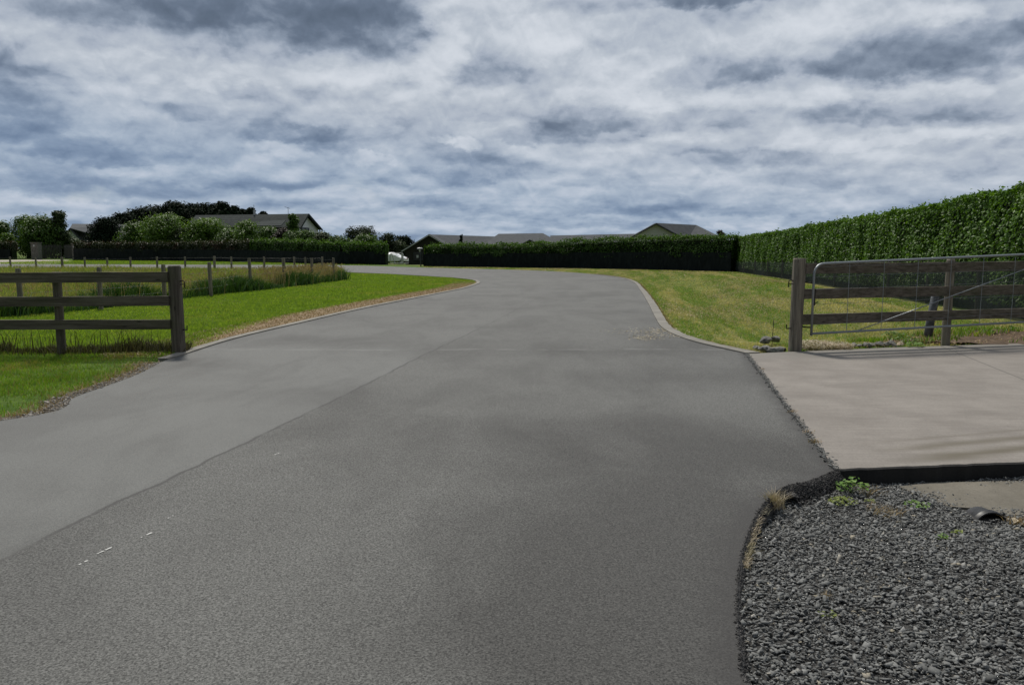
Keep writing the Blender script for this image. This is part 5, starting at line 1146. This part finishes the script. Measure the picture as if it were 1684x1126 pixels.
# far left house
t, ax, X0, X1 = gable_house('pale house glimpsed between trees at far left with small white gable', 'pale_house', 135, 3, 95, 138, 117, 375, at(138, 399, 135).z, 0, white_p, roof_grey, roof_grey)
slab_roof('roof', [[(ax.x, 134.6, ax.z), P0(210, 401, 133), P0(206, 369, 141), P0(119, 368, 141)], [P0(119, 368, 141.05), P0(206, 369, 141.05), P0(206, 395, 150), P0(119, 395, 150)]], roof_grey, t)
bm = bmesh.new(); box(bm, ax.x + 1, at(200, 390, 136).x, 137.5, 146, -.1, at(150, 395, 136).z); part('wall', bm, white_p, t)

# ------------------------------------------------------------------ entrance gate on the far left
timber_g = M_simple('grey_timber', (.045, .045, .042), (.075, .073, .068), 2, .85, stretch=(6, 6, 1)); stone_p = M_simple('stone_pillar', (.10, .095, .085), (.17, .16, .145), 5, .85, .5, .05)
def pillar(px, w, Y, top_, lb):
    b = at(px, 427, Y); t = thing('gate_pillar', lb, 'pillar', (b.x, Y, 0), 'pillars of the timber entrance gate'); h = at(px, top_, Y).z
    bm = bmesh.new(); box(bm, b.x - w / 2, b.x + w / 2, Y - w / 2, Y + w / 2, -.1, h - .12); bmesh.ops.bevel(bm, geom=bm.edges[:], offset=.03, segments=1); part('shaft', bm, stone_p, t)
    bm = bmesh.new(); box(bm, b.x - w / 2 - .08, b.x + w / 2 + .08, Y - w / 2 - .08, Y + w / 2 + .08, h - .12, h); part('cap', bm, stone_p, t)
    bm = bmesh.new(); box(bm, b.x - .1, b.x + .1, Y - w / 2 - .06, Y - w / 2, h - .6, h - .35); part('lamp', bm, trim_w, t)
pillar(61, .95, 110, 398.5, 'broad stone gate pillar left of the timber entrance gate'); pillar(125, .6, 107, 400, 'slim stone gate pillar right of the timber entrance gate')
for a0, a1, Ya, Yb, lb in ((69, 103, 112, 113.5, 'wide grey timber panel of the far left entrance gate'), (106, 119, 113, 110.5, 'narrow grey timber panel beside the slim gate pillar')):
    A, B = at(a0, 425, Ya), at(a1, 425, Yb); t = thing('entrance_gate', lb, 'gate', (A.x, Ya, 0)); h = at(a0, 403, Ya).z; n = int((B.x - A.x) / .16)
    bm = bmesh.new()
    for k in range(n):
        f = k / n; x0_ = A.x + (B.x - A.x) * f; yy = Ya + (Yb - Ya) * f; box(bm, x0_, x0_ + .14, yy, yy + .03, .05, h + .03 * math.sin(f * 3.14) + random.uniform(-.01, .01))
    part('boards', bm, timber_g, t)
    bm = bmesh.new()
    for z in (.3, h - .3): beam(bm, (A.x, Ya + .06, z), (B.x, Yb + .06, z), .05, .12)
    part('frame', bm, timber_g, t)

# ------------------------------------------------------------------ pipe gate, lamp post, white car
t = thing('pipe_gate', 'small grey pipe gate frame across the gap between the two far hedges', 'gate', (at(641, 434, 82).x, 82, -.1))
bm = bmesh.new(); A, B, C2, D2 = at(641.5, 434.5, 82), at(641.5, 416.5, 82), at(663, 416.5, 82), at(663, 434.5, 82)
tube(bm, [A, A.lerp(B, .9), A.lerp(B, .98) + Vector((.05, 0, 0)), B + Vector((.15, 0, 0)), C2 - Vector((.15, 0, 0)), C2 - Vector((0, 0, .1)), D2], .045, 8); part('frame', bm, trim_w, t, True)
bm = bmesh.new(); tube(bm, [at(641.5, 433, 82), at(672, 433, 82)], .04, 6); part('bottom_rail', bm, trim_w, t)
bm = bmesh.new(); tube(bm, [at(644, 417, 82.1), at(650, 434, 82.1)], .045, 6); part('brace', bm, trim_w, t)
for px in (661,): bm = bmesh.new(); tube(bm, [at(px, 416, 82.2), at(px, 434, 82.2)], .08, 7); part('post', bm, trim_w, t)
lp = at(692, 436, 69.3); t = thing('post_lamp', 'dark post lamp with flat pale cap at the end of the far hedge', 'lamp', (lp.x, 69.3, -.1))
z1 = at(693, 411, 69.3).z
bm = bmesh.new(); tube(bm, [(lp.x, 69.3, -.15), (lp.x, 69.3, z1 - .2)], .055, 8); part('post', bm, trim_d, t)
c = at(690.5, 409, 69.3); bm = bmesh.new(); tube(bm, [(c.x, 69.3, c.z - .28), (c.x, 69.3, c.z - .02)], [.07, .11], 10); part('lantern', bm, trim_w, t, True)
bm = bmesh.new(); tube(bm, [(c.x, 69.3, c.z - .02), (c.x, 69.3, c.z + .05), (c.x, 69.3, c.z + .1)], [.26, .25, .16], 12); part('cap', bm, trim_w, t)
bm = bmesh.new(); tube(bm, [(lp.x, 69.3, z1 - .2), (c.x, 69.3, c.z - .25)], .035, 6); part('bracket', bm, trim_d, t)
# car
cf = at(671.5, 433, 98); zb = cf.z - .05; x1c = cf.x; L = 4.3
t = thing('parked_car', 'white car with rounded tail parked behind the pipe gate', 'car', (x1c - L / 2, 98, zb))
prof = [(0, .30), (0, .62), (-.25, .80), (-.85, 1.00), (-1.35, 1.30), (-1.9, 1.42), (-2.9, 1.40), (-3.7, 1.05), (-4.2, .92), (-4.3, .55), (-4.28, .28), (-3.85, .24)]
prof = [(x1c + a, zb + b) for a, b in prof]
for cxw in (3.4, .9):
    pass
bm = bmesh.new(); ring = []
for yy, sc in ((97.05, .72), (97.3, .90), (97.6, 1.0), (98.4, 1.0), (98.7, .90), (98.95, .72)):
    cx_, cz_ = x1c - L / 2, zb + .6; ring.append([bm.verts.new((cx_ + (a - cx_) * sc, yy, cz_ + (b - cz_) * sc)) for a, b in prof])
for a_, b_ in zip(ring[:-1], ring[1:]):
    for k in range(len(prof)): bm.faces.new((a_[k], a_[(k + 1) % len(prof)], b_[(k + 1) % len(prof)], b_[k]))
bm.faces.new(ring[0]); bm.faces.new(ring[-1]); bmesh.ops.recalc_face_normals(bm, faces=bm.faces[:])
part('body', bm, M_simple('white_car_paint', (.84, .85, .86), (.87, .88, .89), 2, .5), t)
bm = bmesh.new(); poly_face(bm, [(x1c - 1.35, 97.22, zb + .95), (x1c - 1.6, 97.40, zb + 1.17), (x1c - 2.0, 97.40, zb + 1.2), (x1c - 2.0, 97.22, zb + .93)]); poly_face(bm, [(x1c - 2.08, 97.22, zb + .93), (x1c - 2.08, 97.40, zb + 1.2), (x1c - 2.75, 97.40, zb + 1.2), (x1c - 3.1, 97.22, zb + .93)]); part('side_window', bm, win_m, t)
for xx in (.78, 3.42):
    bm = bmesh.new(); tube(bm, [(x1c - xx, 97.08, zb + .32), (x1c - xx, 97.3, zb + .32)], .32, 16); w_ = part('tyre', bm, M_simple('tyre_rubber', (.015, .015, .015), (.025, .025, .025), 5, .8), t)
    bm = bmesh.new(); tube(bm, [(x1c - xx, 97.05, zb + .32), (x1c - xx, 97.079, zb + .32)], .19, 12); part('rim', bm, galv, w_)
bm = bmesh.new(); box(bm, x1c - .10, x1c + .015, 97.25, 97.55, zb + .62, zb + .74); part('tail_light', bm, M_simple('red_lens', (.25, .01, .01), (.3, .02, .02), 5, .3), t)
